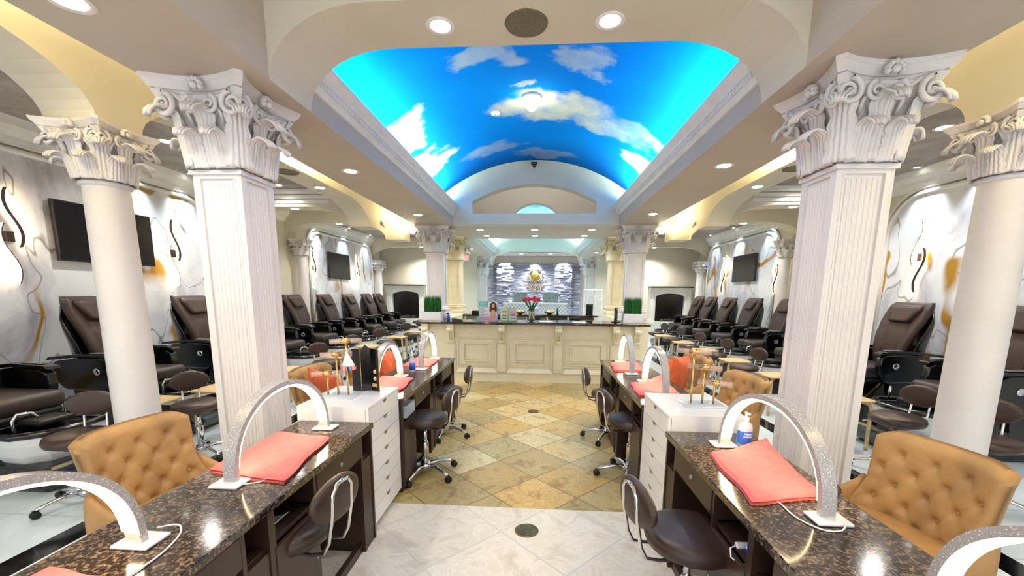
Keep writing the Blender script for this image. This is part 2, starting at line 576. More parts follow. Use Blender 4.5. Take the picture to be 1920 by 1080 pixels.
# front arch over the aisle
pts = arch_profile(X(-1, 1.45), X(1, 1.45), 4.3, [(X(-1, 1.45), X(1, 1.45), 2.72, 3.09, .57)])
arch = struct(M().prism(pts, 2.42, 2.85).build('wall_arch', 'wall_paint'), 'cream flat arch spanning the aisle between the square columns')
# ceiling of the front nave
slab('ceiling', X(-1, 2.14), X(1, 2.14), -1.2, 2.42, 4.2, 4.3, 'shade_toned_paint', 'high ceiling above the front of the aisle')

def beam(s, y0, y1, vault):
    m_ = M()
    a, b = sorted((X(s, 1.45), X(s, 2.14)))
    if vault:
        m_.box(a, b, y0, y1, 2.72, 2.98)
        a2, b2 = sorted((X(s, 1.90), X(s, 2.14)))
        m_.box(a2, b2, y0, y1, 2.98, 3.4)
    else:
        m_.box(a, b, y0, y1, 2.72, 4.25)
    return m_
k = 0
for s, nm in ((-1, 'left'), (1, 'right')):
    m_ = beam(s, -1.2, 2.42, False)
    m2 = beam(s, 2.42, 2.85, False); m3 = beam(s, 2.85, 7.43, True); m4 = beam(s, 7.43, 9.37, False); m5 = beam(s, 9.37, 14.4, True)
    for q in (m2, m3, m4, m5): m_.add(q.v, q.f)
    struct(m_.build('ceiling_beam', 'shade_toned_paint'), 'long plaster beam over the %s square columns' % nm)
    # crown with dentils along each vault
    for (y0, y1, where) in ((2.85, 7.4, 'the sky mural'), (9.4, 14.4, 'the rear vault')):
        k += 1
        d = 1.45
        prof = [(d + .02, 2.86), (d - .015, 2.865), (d - .02, 2.885), (d - .035, 2.90), (d - .035, 2.945), (d - .05, 2.95), (d - .06, 2.975), (d - .09, 3.0), (d - .10, 3.015), (d - .10, 3.04), (d + .10, 3.04), (d + .10, 2.98), (d + .02, 2.98)]
        m_ = M().prism([(X(s, p[0]), p[1]) for p in prof], y0, y1)
        n = int((y1 - y0) / .045)
        for i in range(n):
            yy = y0 + .02 + i * .045
            x0, x1 = sorted((X(s, d - .034), X(s, d - .052)))
            m_.box(x0, x1, yy, yy + .024, 2.905, 2.94)
        struct(m_.build('trim_%d' % (10 + k), 'trim_white'), 'white dentil crown moulding below %s, %s side' % (where, nm))

# barrel vaults
def vault(y0, y1, mat, label):
    R0, cz = 2.62, 1.15
    a_ = math.acos((2.98 - cz) / R0)
    def fn(u, v):
        a = -a_ + 2 * a_ * u
        return (X0 + R0 * math.sin(a), y0 + (y1 - y0) * v, cz + R0 * math.cos(a))
    o = M().grid(48, 4, fn).build('ceiling_vault', mat, solid=.04)
    o.modifiers[0].offset = 1
    # make sure thickness grows outward
    return struct(o, label)
vault(2.85, 7.4, 'sky_mural', 'barrel vault painted with blue sky and clouds')
vault(9.4, 14.4, 'pale_sky', 'rear barrel vault painted with pale sky')

# tympanum with the arched niche
def half_disc(y0, y1, hole, name, label):
    """wall filling the end of the vault, z 2.72 up, with a segment-arched hole (b0,b1,z0,zs,z1)"""
    b0, b1, z0, zs, z1 = hole
    m_ = M().box(X(-1, 1.45), X(1, 1.45), y0, y1, 2.72, 2.95) if z0 > 2.95 else M().box(X(-1, 1.45), X(1, 1.45), y0, y1, 2.72, z0)
    base = max(2.72, z0)
    x0, x1 = X(-1, 1.95), X(1, 1.95)
    m_.box(x0, b0, y0, y1, 2.98 if 0 else base, 3.95).box(b1, x1, y0, y1, base, 3.95)
    n = 24
    cx, hw = (b0 + b1) / 2, (b1 - b0) / 2
    sag = z1 - zs
    rad = (hw * hw + sag * sag) / (2 * sag)
    top = [(cx - hw + 2 * hw * i / n, zs + math.sqrt(max(0, rad * rad - (-hw + 2 * hw * i / n) ** 2)) - (rad - sag)) for i in range(n + 1)]
    m_.prism([(b0, 3.95)] + top + [(b1, 3.95)], y0, y1)
    return struct(m_.build(name, 'wall_paint' if y0 < 8 else 'shade_toned_paint'), label)  # inner wall gets the darker paint to dim the niche
half_disc(7.4, 7.62, (-1.177, .976, 2.90, 3.10, 3.385), 'wall_tympanum', 'arched end wall of the sky vault with a wide niche')
half_disc(9.18, 9.4, (-.62, .46, 3.03, 3.12, 3.44), 'wall_tympanum', 'inner wall behind the niche with a small arched opening')
m_ = M().box(X(-1, 1.45), X(1, 1.45), 7.62, 9.18, 2.72, 2.80)
struct(m_.build('ceiling', 'shade_toned_paint'), 'flat lowered ceiling above the reception counter')
half = M()
pts = arch_profile(X(-1, 1.45), X(1, 1.45), 3.95, [(X(-1, 1.45), X(1, 1.45), 2.72, 2.93, .8)])
struct(M().prism(pts, 14.4, 14.7).build('wall_arch', 'wall_paint'), 'low arch at the end of the rear vault')
# rear wall with the split-face stone
slab('wall_back', X(-1, 2.3), X(1, 2.3), 16.05, 16.2, 0, 2.95, 'wall_paint', 'plain wall above and around the stone feature wall')
def stone(x0, x1, yb, yf, zt, seed, rough):
    rnd = random.Random(seed)
    m_ = M().box(x0, x1, yf + .01, yb, 0, zt)
    z = .9
    while z < zt - .02:
        h = min(rnd.choice((.03, .045, .06)), zt - z)
        x = x0
        while x < x1 - .02:
            w_ = min(rnd.uniform(.10, .30), x1 - x)
            d0 = rnd.uniform(0, rough)
            tilt = rnd.uniform(-.012, .02)
            m_.add([(x, yf + .015, z), (x + w_, yf + .015, z), (x + w_, yf + .015, z + h), (x, yf + .015, z + h),
                    (x, yf - d0, z), (x + w_, yf - d0 + tilt * .4, z), (x + w_, yf - d0 + tilt, z + h), (x, yf - d0 + tilt, z + h)],
                   [(4, 5, 6, 7), (0, 1, 5, 4), (1, 2, 6, 5), (2, 3, 7, 6), (3, 0, 4, 7)])
            x += w_
        z += h
    return m_
struct(stone(-1.90, 1.60, 16.05, 15.93, 2.62, 3, .03).build('wall_back', 'ledge_stone'), 'stacked split-face stone feature wall')
for cx in (-1.25, .95):
    struct(stone(cx - .33, cx + .33, 15.93, 15.84, 2.62, int(cx * 10) + 50, .06).build('wall_back', 'ledge_stone'), 'projecting stone pilaster on the feature wall, %s' % ('left' if cx < 0 else 'right'))
slab('ceiling', X(-1, 2.3), X(1, 2.3), 14.7, 16.2, 2.90, 3.0, 'shade_toned_paint', 'ceiling in front of the stone feature wall')
# corridor walls beside the reception
for s, nm in ((-1, 'left'), (1, 'right')):
    a, b = sorted((X(s, 2.12), X(s, 3.6)))
    c = (a + b) / 2
    pts = [(a, 2.9), (a, 0), (c - .42, 0), (c - .42, 1.75)] + arc_pts(c, 1.75, .42, .34, 180, 0)[1:] + [(c + .42, 0), (b, 0), (b, 2.9)]
    struct(M().prism(pts, 15.2, 15.35).build('wall_corridor', 'corridor_paint'), 'tan corridor wall with an arched doorway, %s of reception' % nm)
    slab('wall_corridor', min(X(s, 2.12), X(s, 3.7)), max(X(s, 2.12), X(s, 3.7)), 16.4, 16.5, 0, 2.9, 'wall_paint', 'pale wall seen through the %s corridor doorway' % nm)

for s, nm in ((-1, 'left'), (1, 'right')):
    # aisle ceiling and side bay ceiling
    a, b = sorted((X(s, 2.14), X(s, 2.71)))
    slab('ceiling', a, b, -1.2, 9.0, 3.3, 3.4, 'wall_paint', 'warm lit ceiling between beam and arcade, %s' % nm)
    slab('ceiling', min(X(s, 2.14), X(s, 3.07)), max(X(s, 2.14), X(s, 3.07)), 9.0, 14, 3.2, 3.3, 'shade_toned_paint', 'ceiling strip towards the fireplace, %s' % nm)
    a, b = sorted((X(s, 3.07), X(s, 5.3)))
    slab('ceiling', a, b, -1.2, 14, 3.2, 3.3, 'mottled_ceiling', 'mottled grey ceiling over the %s pedicure chairs' % nm)
    # arcade
    a, b = sorted((X(s, 2.71), X(s, 3.07)))
    pts = arch_profile(-1.2, 9.0, 3.3, [(-1.0, 2.6, 2.6, 2.92, .8), (2.9, 6.85, 2.6, 2.92, .8), (7.25, 8.6, 2.6, 2.98, .6)])
    o = M().prism(pts, a, b, 'yz').build('wall_arcade', 'wall_paint')
    struct(o, 'plaster arcade of flat arches with hanging piers, %s side' % nm)
    # cross headers in the side bay
    for (y0, y1, lab) in ((6.9, 7.25, 'front'), (8.5, 8.85, 'middle')):
        if s < 0: op = (X(s, 5.22), X(s, 3.07), 2.6, 2.93, .75)
        else: op = (X(s, 3.07), X(s, 5.22), 2.6, 2.93, .75)
        pts = arch_profile(op[0], op[1], 3.2, [op])
        struct(M().prism(pts, y0, y1).build('wall_header', 'wall_paint'), '%s cross arch over the %s pedicure bay' % (lab, nm))
        if lab == 'front':
            a, b = sorted((X(s, 3.4), X(s, 5.22)))
            m_ = M()
            for j, (z0, z1, dd) in enumerate(((2.98, 3.03, .02), (3.05, 3.10, .035), (3.12, 3.2, .06))):
                m_.box(a, b, y0 - dd, y0, z0, z1)
            struct(m_.build('trim_%d' % (20 + (s > 0)), 'trim_white'), 'white moulding on the front cross arch, %s' % nm)
    # fireplace end: header arch + end wall
    a, b = sorted((X(s, 1.95), X(s, 5.22)))
    pts = arch_profile(a, b, 3.2, [(a, b, 2.5, 2.92, .8)])
    struct(M().prism(pts, 12.95, 13.15).build('wall_header', 'wall_paint'), 'arch in front of the %s fireplace' % nm)
    a, b = sorted((X(s, 1.95), X(s, 5.3)))
    slab('wall_end', a, b, Y_FAR, Y_FAR + .1, 0, 3.2, 'wall_paint', 'beige wall behind the %s fireplace' % nm)
    a, b = sorted((X(s, 2.3), X(s, 5.2)))
    slab('trim_%d' % (24 + (s > 0)), a, b, 13.35, Y_FAR, 0, .62, 'trim_white', 'white raised ledge under the %s fireplace' % nm)
    # side wall
    a, b = sorted((X(s, 5.22), X(s, 5.34)))
    slab('wall_%s' % nm, a, b, -1.2, Y_FAR + .1, 0, 3.25, 'wall_paint', 'beige %s wall' % nm)
    a, b = sorted((X(s, 5.19), X(s, 5.222)))
    def panel(y0, y1):
        return [(y0, 0), (y0, 2.40)] + [(y0 + .5 - .5 * math.cos(R(t_)), 2.40 + .5 * math.sin(R(t_))) for t_ in range(0, 91, 10)][1:] + \
               [(y1 - .5 + .5 * math.sin(R(t_)), 2.40 + .5 * math.cos(R(t_))) for t_ in range(0, 91, 10)] + [(y1, 0)]
    for (y0, y1, lab) in ((-1.2, 6.5, 'near'), (9.3, 12.9, 'far')):
        struct(M().prism(panel(y0, y1), a, b, 'yz').build('wall_%s' % nm, 'marble_wall'), 'gold veined marble panel on the %s wall, %s half' % (nm, lab))
        # white arched moulding framing the panel
        mm = M()
        path = panel(y0, y1)
        mm.tube([(X(s, 5.18), p[0], p[1]) for p in path], .03, 6)
        mm.tube([(X(s, 5.20), p[0] + (.07 if p[0] > (y0 + y1) / 2 else -.07), p[1] + (.07 if p[1] > 2.4 else 0)) for p in path], .025, 6)
        struct(mm.build('trim_%d' % (30 + 2 * (s > 0) + (lab == 'far')), 'trim_white'), 'white arched moulding around the %s %s marble panel' % (lab, nm))
    prof = [(5.22, 2.95), (5.20, 2.95), (5.17, 2.99), (5.16, 3.03), (5.12, 3.06), (5.08, 3.12), (5.06, 3.2), (5.22, 3.2)]
    struct(M().prism([(X(s, p[0]), p[1]) for p in prof], -1.2, 13.0).build('trim_%d' % (36 + (s > 0)), 'trim_white'), 'crown cornice along the %s wall' % nm)
    a, b = sorted((X(s, 5.17), X(s, 5.22)))
    struct(M().box(a, b, -1.2, 13.3, 0, .24).build('baseboard_%s' % nm, 'trim_white'), 'white baseboard along the %s wall' % nm)

# ================================================================ COLUMNS
def leaf_mesh(h, w_, curl, lobes=5):
    """acanthus leaf: rises from z=0 and curls forward (+x) at the top"""
    def fn(u, v):
        uu = (u - .5) * 2
        if v < .62:
            x = .02 + curl * .28 * v; z = h * .92 * v / .62
        else:
            a = (v - .62) / .38 * R(185)
            r = curl * .42
            x = .02 + curl * .28 * .62 + r * (1 - math.cos(a)); z = h * .92 + r * math.sin(a) * .8 - max(0, v - .85) * .02
        wid = w_ / 2 * (1 - .30 * v + .22 * max(0, v - .55)) * (1 + .12 * math.sin(v * PI * lobes * 2)) * (1 if v < .88 else max(.45, 1 - (v - .88) * 4))
        rib = .016 * abs(math.sin(uu * PI * 2.5)) * w_ / .1 * (.5 + .9 * v)
        x += -.018 * uu * uu * w_ / .1 + rib
        return (x, uu * wid, z)
    return M().grid(16, 18, fn)
def spiral(c, r0, turns, plane_dir, out_dir, n=34, th=.012, grow=1.0):
    """scroll as a tapering tube: plane spanned by plane_dir (horizontal) and z"""
    pts = []; rs = []
    for i in range(n + 1):
        t_ = i / n
        a = R(90) + turns * 2 * PI * t_ * grow
        r = r0 * (1 - .88 * t_)
        pts.append((c[0] + plane_dir[0] * r * math.cos(a), c[1] + plane_dir[1] * r * math.cos(a), c[2] + r * math.sin(a)))
        rs.append(th * (1.15 - .7 * t_))
    return pts, rs
def capital(parent, hw, z0, z1, top, mat, round_=False, detail=True, leafmat=None):
    """hw: half width of the shaft, top: half width of the abacus at its corners; parts made under parent"""
    H = z1 - z0
    cap = M()
    # bell
    prof = [(hw * .92, z0), (hw * .93, z0 + .02), (hw * .95, z0 + H * .35), (hw * 1.10, z0 + H * .6), (hw * 1.5, z0 + H * .8)]
    if round_: cap.lathe(prof, n=28)
    else:
        rings = [(r, z) for r, z in prof]
        vs = []
        for r, z in rings:
            vs += [(-r, -r, z), (r, -r, z), (r, r, z), (-r, r, z)]
        fs = []
        for i in range(len(rings) - 1):
            for k2 in range(4):
                fs.append((i * 4 + k2, i * 4 + (k2 + 1) % 4, i * 4 + 4 + (k2 + 1) % 4, i * 4 + 4 + k2))
        fs += [(3, 2, 1, 0), tuple(len(vs) - 4 + i for i in range(4))]
        cap.add(vs, fs)
    # necking ring
    if round_: cap.lathe([(hw * 1.0, z0 - .03), (hw * 1.10, z0 - .022), (hw * 1.10, z0 - .005), (hw, z0 + .004)], n=28)
    else: cap.box(-hw * 1.09, hw * 1.09, -hw * 1.09, hw * 1.09, z0 - .028, z0 - .004)
    body = cap.build('capital', mat, parent)
    # abacus: concave sided, moulded in three steps
    ab = M()
    for (za, zb, k1, k2) in ((z1 - H * .24, z1 - H * .15, .80, .88), (z1 - H * .15, z1 - H * .13, .84, .84), (z1 - H * .13, z1 - H * .05, .88, .97), (z1 - H * .05, z1, .98, 1.0)):
        def outline(t_):
            pts = []
            c = top * t_
            for q in range(4):
                a = R(90 * q)
                for i in range(9):
                    u = -1 + 2 * i / 8
                    x = c - (1 - u * u) * top * .24
                    y = u * c * .90
                    pts.append((x * math.cos(a) - y * math.sin(a), x * math.sin(a) + y * math.cos(a)))
            return pts
        o1, o2 = outline(k1), outline(k2)
        n = len(o1)
        vs = [(p[0], p[1], za) for p in o1] + [(p[0], p[1], zb) for p in o2]
        fs = [(i, (i + 1) % n, n + (i + 1) % n, n + i) for i in range(n)] + [tuple(range(n))[::-1], tuple(range(n, 2 * n))]
        ab.add(vs, fs)
    ab.build('abacus', mat, body)
    # leaves: two tiers, 8 around (4 sides, 4 corners)
    lm1 = None
    for tier, (hh, ww, cu, zz, cnt, off) in enumerate(((H * .34, hw * .74, hw * .80, z0, 8, 22.5), (H * .60, hw * .92, hw * 1.0, z0 + .005, 8, 0))):
        base_o = None
        for q in range(cnt):
            a = 360 / cnt * q + off
            if round_:
                r = hw * (1.0 + .02 * tier)
            else:
                ca, sa = abs(math.cos(R(a))), abs(math.sin(R(a)))
                r = hw / max(ca, sa) * (.99 if max(ca, sa) > .75 else .97)
            if base_o is None:
                base_o = leaf_mesh(hh, ww, cu).build('acanthus_leaf', mat, body, solid=.010)
                o = base_o
            else:
                o = base_o.copy(); col.objects.link(o)
            aa = a
            if not round_ and tier == 0:  # square: face outward from the sides
                aa = round((a - 22.5) / 90.0) * 90 + 0 if False else a
                side = int(((a + 45) % 360) // 90) * 90
                t2 = math.tan(R(a - side)) * hw
                t2 = max(-hw * .52, min(hw * .52, t2 * 1.25))
                px, py = hw + .012, t2
                c_, s_ = math.cos(R(side)), math.sin(R(side))
                o.location = (px * c_ - py * s_, px * s_ + py * c_, zz); aa = side
            else:
                r += .012 * (1 - tier)
                o.location = (r * math.cos(R(a)), r * math.sin(R(a)), zz)
            o.rotation_euler = (0, 0, R(aa))
    # corner scrolls and side scrolls
    base_v = None
    vr = H * .14
    for q in range(4):
        for sgn in (-1, 1):
            a = R(90 * q)
            if base_v is None: base_v = {}
            if sgn not in base_v:
                m_ = M()
                cc = (top * .80, sgn * top * .66, z1 - H * .31)
                pts, rs = spiral(cc, vr, 1.7, (0, sgn), None, th=H * .030)
                stem = [(hw * 1.05, sgn * hw * .10, z0 + H * .52), (hw * 1.2, sgn * hw * .45, z0 + H * .66), (top * .74, sgn * top * .46, z1 - H * .20)]
                m_.tube(stem + pts, [H * .022, H * .026, H * .03] + rs, 8)
                m_.ball(cc, H * .03, n=8, m_=6)
                o = m_.build('volute', mat, body); base_v[sgn] = o
            else:
                o = base_v[sgn].copy(); col.objects.link(o)
            o.rotation_euler = (0, 0, a)
    base_i = {}
    for q in range(4):
        for sgn in (-1, 1):
            if sgn not in base_i:
                m_ = M()
                cc = (hw * 1.5, sgn * hw * .34, z1 - H * .30)
                pts, rs = spiral(cc, vr * .78, 1.6, (0, -sgn), None, th=H * .024)
                stem = [(hw * 1.1, sgn * hw * .62, z0 + H * .50), (hw * 1.3, sgn * hw * .66, z0 + H * .62)]
                m_.tube(stem + pts, [H * .02, H * .024] + rs, 8)
                o = m_.build('volute', mat, body); base_i[sgn] = o
            else:
                o = base_i[sgn].copy(); col.objects.link(o)
            o.rotation_euler = (0, 0, R(90 * q))
    base_r = None
    for q in range(4):
        if base_r is None:
            m_ = M()
            cx = top * .78
            for i in range(7):
                a = R(-10 + 200 * i / 6)
                m_.ball((cx + .01, math.cos(a) * H * .075, z1 - H * .12 + math.sin(a) * H * .075), H * .05, H * .028, H * .035, 8, 6)
            m_.ball((cx + .02, 0, z1 - H * .12), H * .045, n=10, m_=6)
            o = m_.build('rosette', mat, body); base_r = o
        else:
            o = base_r.copy(); col.objects.link(o)
        o.rotation_euler = (0, 0, R(90 * q))
    return body

def square_column(loc, z0, zc, z1, hw, top, mat, label, group=None, fluted=True):
    t_ = thing('square_column', label, 'column', (loc[0], loc[1], 0), 0, group)
    m_ = M().box(-hw + .013, hw - .013, -hw + .013, hw - .013, z0 + .002, zc - .002)
    # stiles and rails make a recessed panel on each side
    fr = hw * .26
    for q in range(4):
        a = R(90 * q)
        mm = M()
        e_ = .0145 * (q % 2)
        mm.box(hw - .014, hw, -hw + e_, -hw + fr, z0, zc).box(hw - .014, hw, hw - fr, hw - e_, z0, zc)
        mm.box(hw - .014, hw, -hw + fr, hw - fr, zc - .05, zc).box(hw - .014, hw, -hw + fr, hw - fr, z0, z0 + .25)
        # inner bead
        mm.box(hw - .013, hw + .003, -hw + fr - .004, -hw + fr + .008, z0 + .25, zc - .05).box(hw - .013, hw + .003, hw - fr - .008, hw - fr + .004, z0 + .25, zc - .05)
        if fluted:
            n = 7
            ww = 2 * (hw - fr) - .03
            for i in range(n):
                y = -ww / 2 + ww * (i + .5) / n
                mm.cyl((hw - .016, y, 0), ww / n * .40, z0 + .27, zc - .07, 10)
        mm.xf(Matrix.Rotation(a, 4, 'Z'))
        m_.add(mm.v, mm.f)
    m_.build('shaft', mat, t_)
    b = M()
    for (h0, h1, e) in ((0, .10, .06), (.10, .13, .045), (.13, .17, .055), (.17, .20, .03)):
        b.rbox(-hw - e, hw + e, -hw - e, hw + e, z0 + h0, z0 + h1, .012, 2)
    b.build('base', mat, t_)
    capital(t_, hw, zc, z1, top, mat)
    return t_
def round_column(loc, z0, zc, z1, r, top, mat, label, group=None, scale=1):
    t_ = thing('round_column', label, 'column', (loc[0], loc[1], 0), 0, group)
    M().lathe([(r * 1.06, z0), (r * 1.06, z0 + .4), (r * 1.03, (z0 + zc) * .55), (r * .97, zc - .03), (r * .97, zc)], n=48).build('shaft', mat, t_)
    b = M().box(-r * 1.35, r * 1.35, -r * 1.35, r * 1.35, z0, z0 + .08)
    b.lathe([(r * 1.3, z0 + .08), (r * 1.36, z0 + .11), (r * 1.3, z0 + .15), (r * 1.15, z0 + .17), (r * 1.2, z0 + .20), (r * 1.06, z0 + .23)], n=32)
    b.build('base', mat, t_)
    capital(t_, r, zc, z1, top, mat, True)
    return t_
G = 'square columns along the aisle beams'
square_column((X(-1, 1.84), 2.60), 0, 2.25, 2.72, .15, .305, 'column_white', 'large white fluted square column behind the near left table', G)
square_column((X(1, 1.84), 2.60), 0, 2.25, 2.72, .15, .305, 'column_white', 'large white fluted square column behind the near right table', G)
for s, nm in ((-1, 'left'), (1, 'right')):
    square_column((X(s, 1.84), 7.78), 1.06, 2.25, 2.72, .155, .33, 'column_white', 'white square column behind the grass planter on the %s end of the counter' % nm, G, False)
    square_column((X(s, 1.78), 9.25), 1.06, 2.22, 2.72, .155, .27, 'cream_column', 'cream square column behind the counter, %s of the reception' % nm, G, False)
    square_column((X(s, 1.86), 14.3), 0, 2.12, 2.72, .17, .42, 'column_white', 'far pale square column beside the stone wall, %s' % nm, G, False)
    round_column((X(s, 2.87), 2.75), 0, 2.25, 2.6, .127, .235, 'column_white', 'smooth round column carrying the %s arcade' % nm, 'round columns of the arcade')
    round_column((X(s, 5.02), 8.72), 0, 2.28, 2.62, .10, .19, 'column_white', 'slim round wall column left of the far marble panel' if s < 0 else 'slim round wall column right of the far marble panel', 'slim wall columns')
    round_column((X(s, 5.02), 13.03), 0, 2.18, 2.5, .10, .19, 'column_white', 'slim round corner column beside the %s fireplace' % nm, 'slim wall columns')
    # pedestal walls that carry the reception columns
    a, b = sorted((X(s, 1.55), X(s, 2.12)))
    slab('wall_pedestal', a, b, 7.59, 9.5, 0, 1.06, 'cream_paint', 'knee wall carrying the two reception columns, %s' % nm)

# ================================================================ LIGHT FIXTURES
def light(name, kind, energy, loc, parent=None, color=(1, 1, 1), size=.1, size_y=None, rot=(0, 0, 0), spot=None, spread=None):
    l = bpy.data.lights.new(name, kind)
    l.energy = energy
    l.color = color
    if kind == 'AREA':
        l.size = size
        if size_y: l.shape = 'RECTANGLE'; l.size_y = size_y
        else: l.shape = 'DISK'
        if spread: l.spread = spread
    else:
        l.shadow_soft_size = size
        if spot: l.spot_size = spot; l.spot_blend = .7
    o = bpy.data.objects.new(name, l)
    col.objects.link(o)
    o.location = loc; o.rotation_euler = rot
    if parent: o.parent = parent
    return o
dl_proto = None
def downlight(x, y, z, label, power=1.0, color=(1, .965, .92), spot=R(140)):
    t_ = thing('downlight', label, 'ceiling light', (x, y, z), 0, 'recessed downlights')
    M().lathe([(.058, -.002), (.080, -.008), (.086, -.004), (.086, .0)], n=24).build('trim_ring', 'trim_white', t_)
    M().lathe([(0, -.004), (.058, -.004)], n=24).build('lens', 'downlight_glow', t_)
    light('lamp_light', 'SPOT', DOWN_W * power, (0, 0, -.03), t_, color, .05, spot=spot)
    return t_
ZB = 2.72
spots = [
 (-.60, 2.64, 3.09, 'recessed downlight in the front arch, left of the round speaker', 1),
 (.385, 2.64, 3.09, 'recessed downlight in the front arch, right of the round speaker', 1),
 (-1.95, 1.77, ZB, 'bright downlight in the left beam nearest the camera', .8),
 (X(-1, 1.80), 4.18, ZB, 'downlight in the left beam, halfway to the counter', 1),
 (X(1, 1.78), 4.12, ZB, 'downlight in the right beam, halfway to the counter', 1),
 (X(-1, 1.80), 6.5, ZB, 'downlight in the left beam close to the counter column', 1),
 (X(1, 1.78), 6.48, ZB, 'downlight in the right beam close to the counter column', 1),
 (-1.13, 8.07, ZB, 'left downlight of the front row above the counter', .8),
 (-.08, 8.07, ZB, 'middle downlight of the front row above the counter', .8),
 (1.0, 8.07, ZB, 'right downlight of the front row above the counter', .8),
 (-1.1, 8.9, ZB, 'left downlight of the second row above the counter', .6),
 (-.08, 8.9, ZB, 'middle downlight of the second row above the counter', .6),
 (.95, 8.9, ZB, 'right downlight of the second row above the counter', .6),
 (X(-1, 1.8), 11.6, ZB, 'downlight in the left beam beyond the cream column', .6),
 (X(1, 1.8), 11.2, ZB, 'downlight in the right beam beyond the cream column', .6),
 (X(1, 1.8), 12.6, ZB, 'farther downlight in the right beam beyond the cream column', .6),
 (X(-1, 2.89), 5.64, 2.92, 'bright downlight in the soffit of the left arcade arch', .9),
 (-.55, .7, 4.2, 'added unseen downlight in the high front ceiling, left of the aisle axis', .9),  # out-of-view fixtures added to brighten the arch face, columns and tables
 (.42, .7, 4.2, 'added unseen downlight in the high front ceiling, right of the aisle axis', .9),
 (-.07, -.5, 4.2, 'added unseen downlight in the high front ceiling nearest the entrance', .9),
 (X(1, 2.89), 5.74, 2.92, 'downlight in the soffit of the right arcade arch', .9),
 (-4.23, 4.69, 3.2, 'downlight in the mottled ceiling over the near left pedicure chairs', 2.4),
 (4.0, 4.62, 3.2, 'downlight in the mottled ceiling over the near right pedicure chairs', 2.4),
 (-4.17, 6.6, 3.2, 'downlight in the mottled ceiling just before the left cross arch', 2.0),
 (3.95, 6.6, 3.2, 'downlight in the mottled ceiling just before the right cross arch', 2.0),
 (-4.2, 7.08, 2.93, 'downlight under the front left cross arch', .8),
 (4.05, 7.08, 2.93, 'downlight under the front right cross arch', .8),
 (-4.2, 8.67, 2.93, 'downlight under the middle left cross arch', .8),
 (4.05, 8.67, 2.93, 'downlight under the middle right cross arch', .8),
 (X(-1, 3.6), 13.05, 2.92, 'downlight under the arch before the left fireplace', 2.6),
 (X(1, 3.6), 13.05, 2.92, 'downlight under the arch before the right fireplace', 2.6),
 (-3.9, 10.7, 3.2, 'downlight in the ceiling over the far left pedicure chairs', 2.0),
 (3.75, 10.7, 3.2, 'downlight in the ceiling over the far right pedicure chairs', 2.0),
]
spots += [(-.62, 15.0, 2.90, 'left downlight in the ceiling before the stone wall', 1.3), (.42, 15.0, 2.90, 'right downlight in the ceiling before the stone wall', 1.3)]
for x, y, z, lab, p in spots:
    downlight(x, y, z, lab, p * (1.9 if y > 8.5 else 1))
# cool wall washers along the marble and stone walls
for s, nm in ((-1, 'left'), (1, 'right')):
    for i, y in enumerate((3.2, 5.2, 5.95, 9.6, 11.0, 12.4)):
        nth = ['nearest', 'second', 'third', 'fourth', 'fifth', 'farthest'][i]
        t_ = thing('wall_washer', 'small cool wall washer light above the %s marble wall, %s from the camera' % (nm, nth), 'ceiling light', (X(s, 4.98), y, 3.2), 0, 'wall washer lights')
        M().lathe([(.03, -.002), (.05, -.012), (.055, 0)], n=20).build('trim_ring', 'trim_white', t_)
        M().lathe([(0, -.005), (.03, -.005)], n=20).build('lens', 'downlight_glow', t_)
        light('lamp_light', 'SPOT', 42, (0, 0, -.03), t_, (.72, .85, 1), .03, rot=(0, R(8) * s * -1, 0), spot=R(75))
for x, nm, pw in ((-1.25, 'left stone pilaster', 400), (-.13, 'round gold emblem', 230), (.95, 'right stone pilaster', 400)):
    t_ = thing('stone_spotlight', 'spotlight grazing the stone wall above the %s' % nm, 'ceiling light', (x, 15.66, 2.90), 0, 'stone wall spotlights')
    M().lathe([(.03, -.002), (.05, -.012), (.055, 0)], n=20).build('trim_ring', 'trim_white', t_)
    M().lathe([(0, -.005), (.03, -.005)], n=20).build('lens', 'downlight_glow', t_)
    light('lamp_light', 'SPOT', pw, (0, 0, -.03), t_, (.62, .74, 1) if pw > 150 else (1, .9, .75), .03, rot=(R(6), 0, 0), spot=R(80))
# round speaker grilles
for x, y, z, r_, lab in ((-.095, 2.64, 3.09, .115, 'large round beige ceiling speaker in the front arch'),
                         (X(-1, 2.89), 4.90, 2.92, .12, 'round ceiling speaker in the left arcade soffit'),
                         (X(1, 2.89), 4.95, 2.92, .12, 'round ceiling speaker in the right arcade soffit')):
    t_ = thing('ceiling_speaker', lab, 'speaker', (x, y, z), 0, None)
    M().lathe([(r_, -.006), (r_ + .006, -.008), (r_ + .010, 0)], n=40).build('frame', 'speaker_grille', t_)
    M().lathe([(0, -.004), (r_, -.004)], n=40).build('grille', 'speaker_grille', t_)
# cove strips hidden on the ledges behind the crown mouldings, lighting the vaults
for s, nm in ((-1, 'left'), (1, 'right')):
    for (y0, y1, k_, w_) in ((2.95, 7.3, 'front', 1.0), (9.5, 14.3, 'rear', 1.8)):
        o = M().box(min(X(s, 1.60), X(s, 1.63)), max(X(s, 1.60), X(s, 1.63)), y0, y1, 2.98, 2.995).build('cove_light_strip', 'white_lacquer')
        tag(o, 'slim cove light strip on the ledge below the %s vault, %s side' % (k_, nm), 'light strip')
        light('cove_light', 'AREA', COVE_W * w_, (X(s, 1.60), (y0 + y1) / 2, 3.01), None, (.72, 1, .84) if k_ == 'front' else (.76, .95, 1), .05, y1 - y0 - .1, rot=(0, R(180 - 12 * s), 0), spread=R(150))
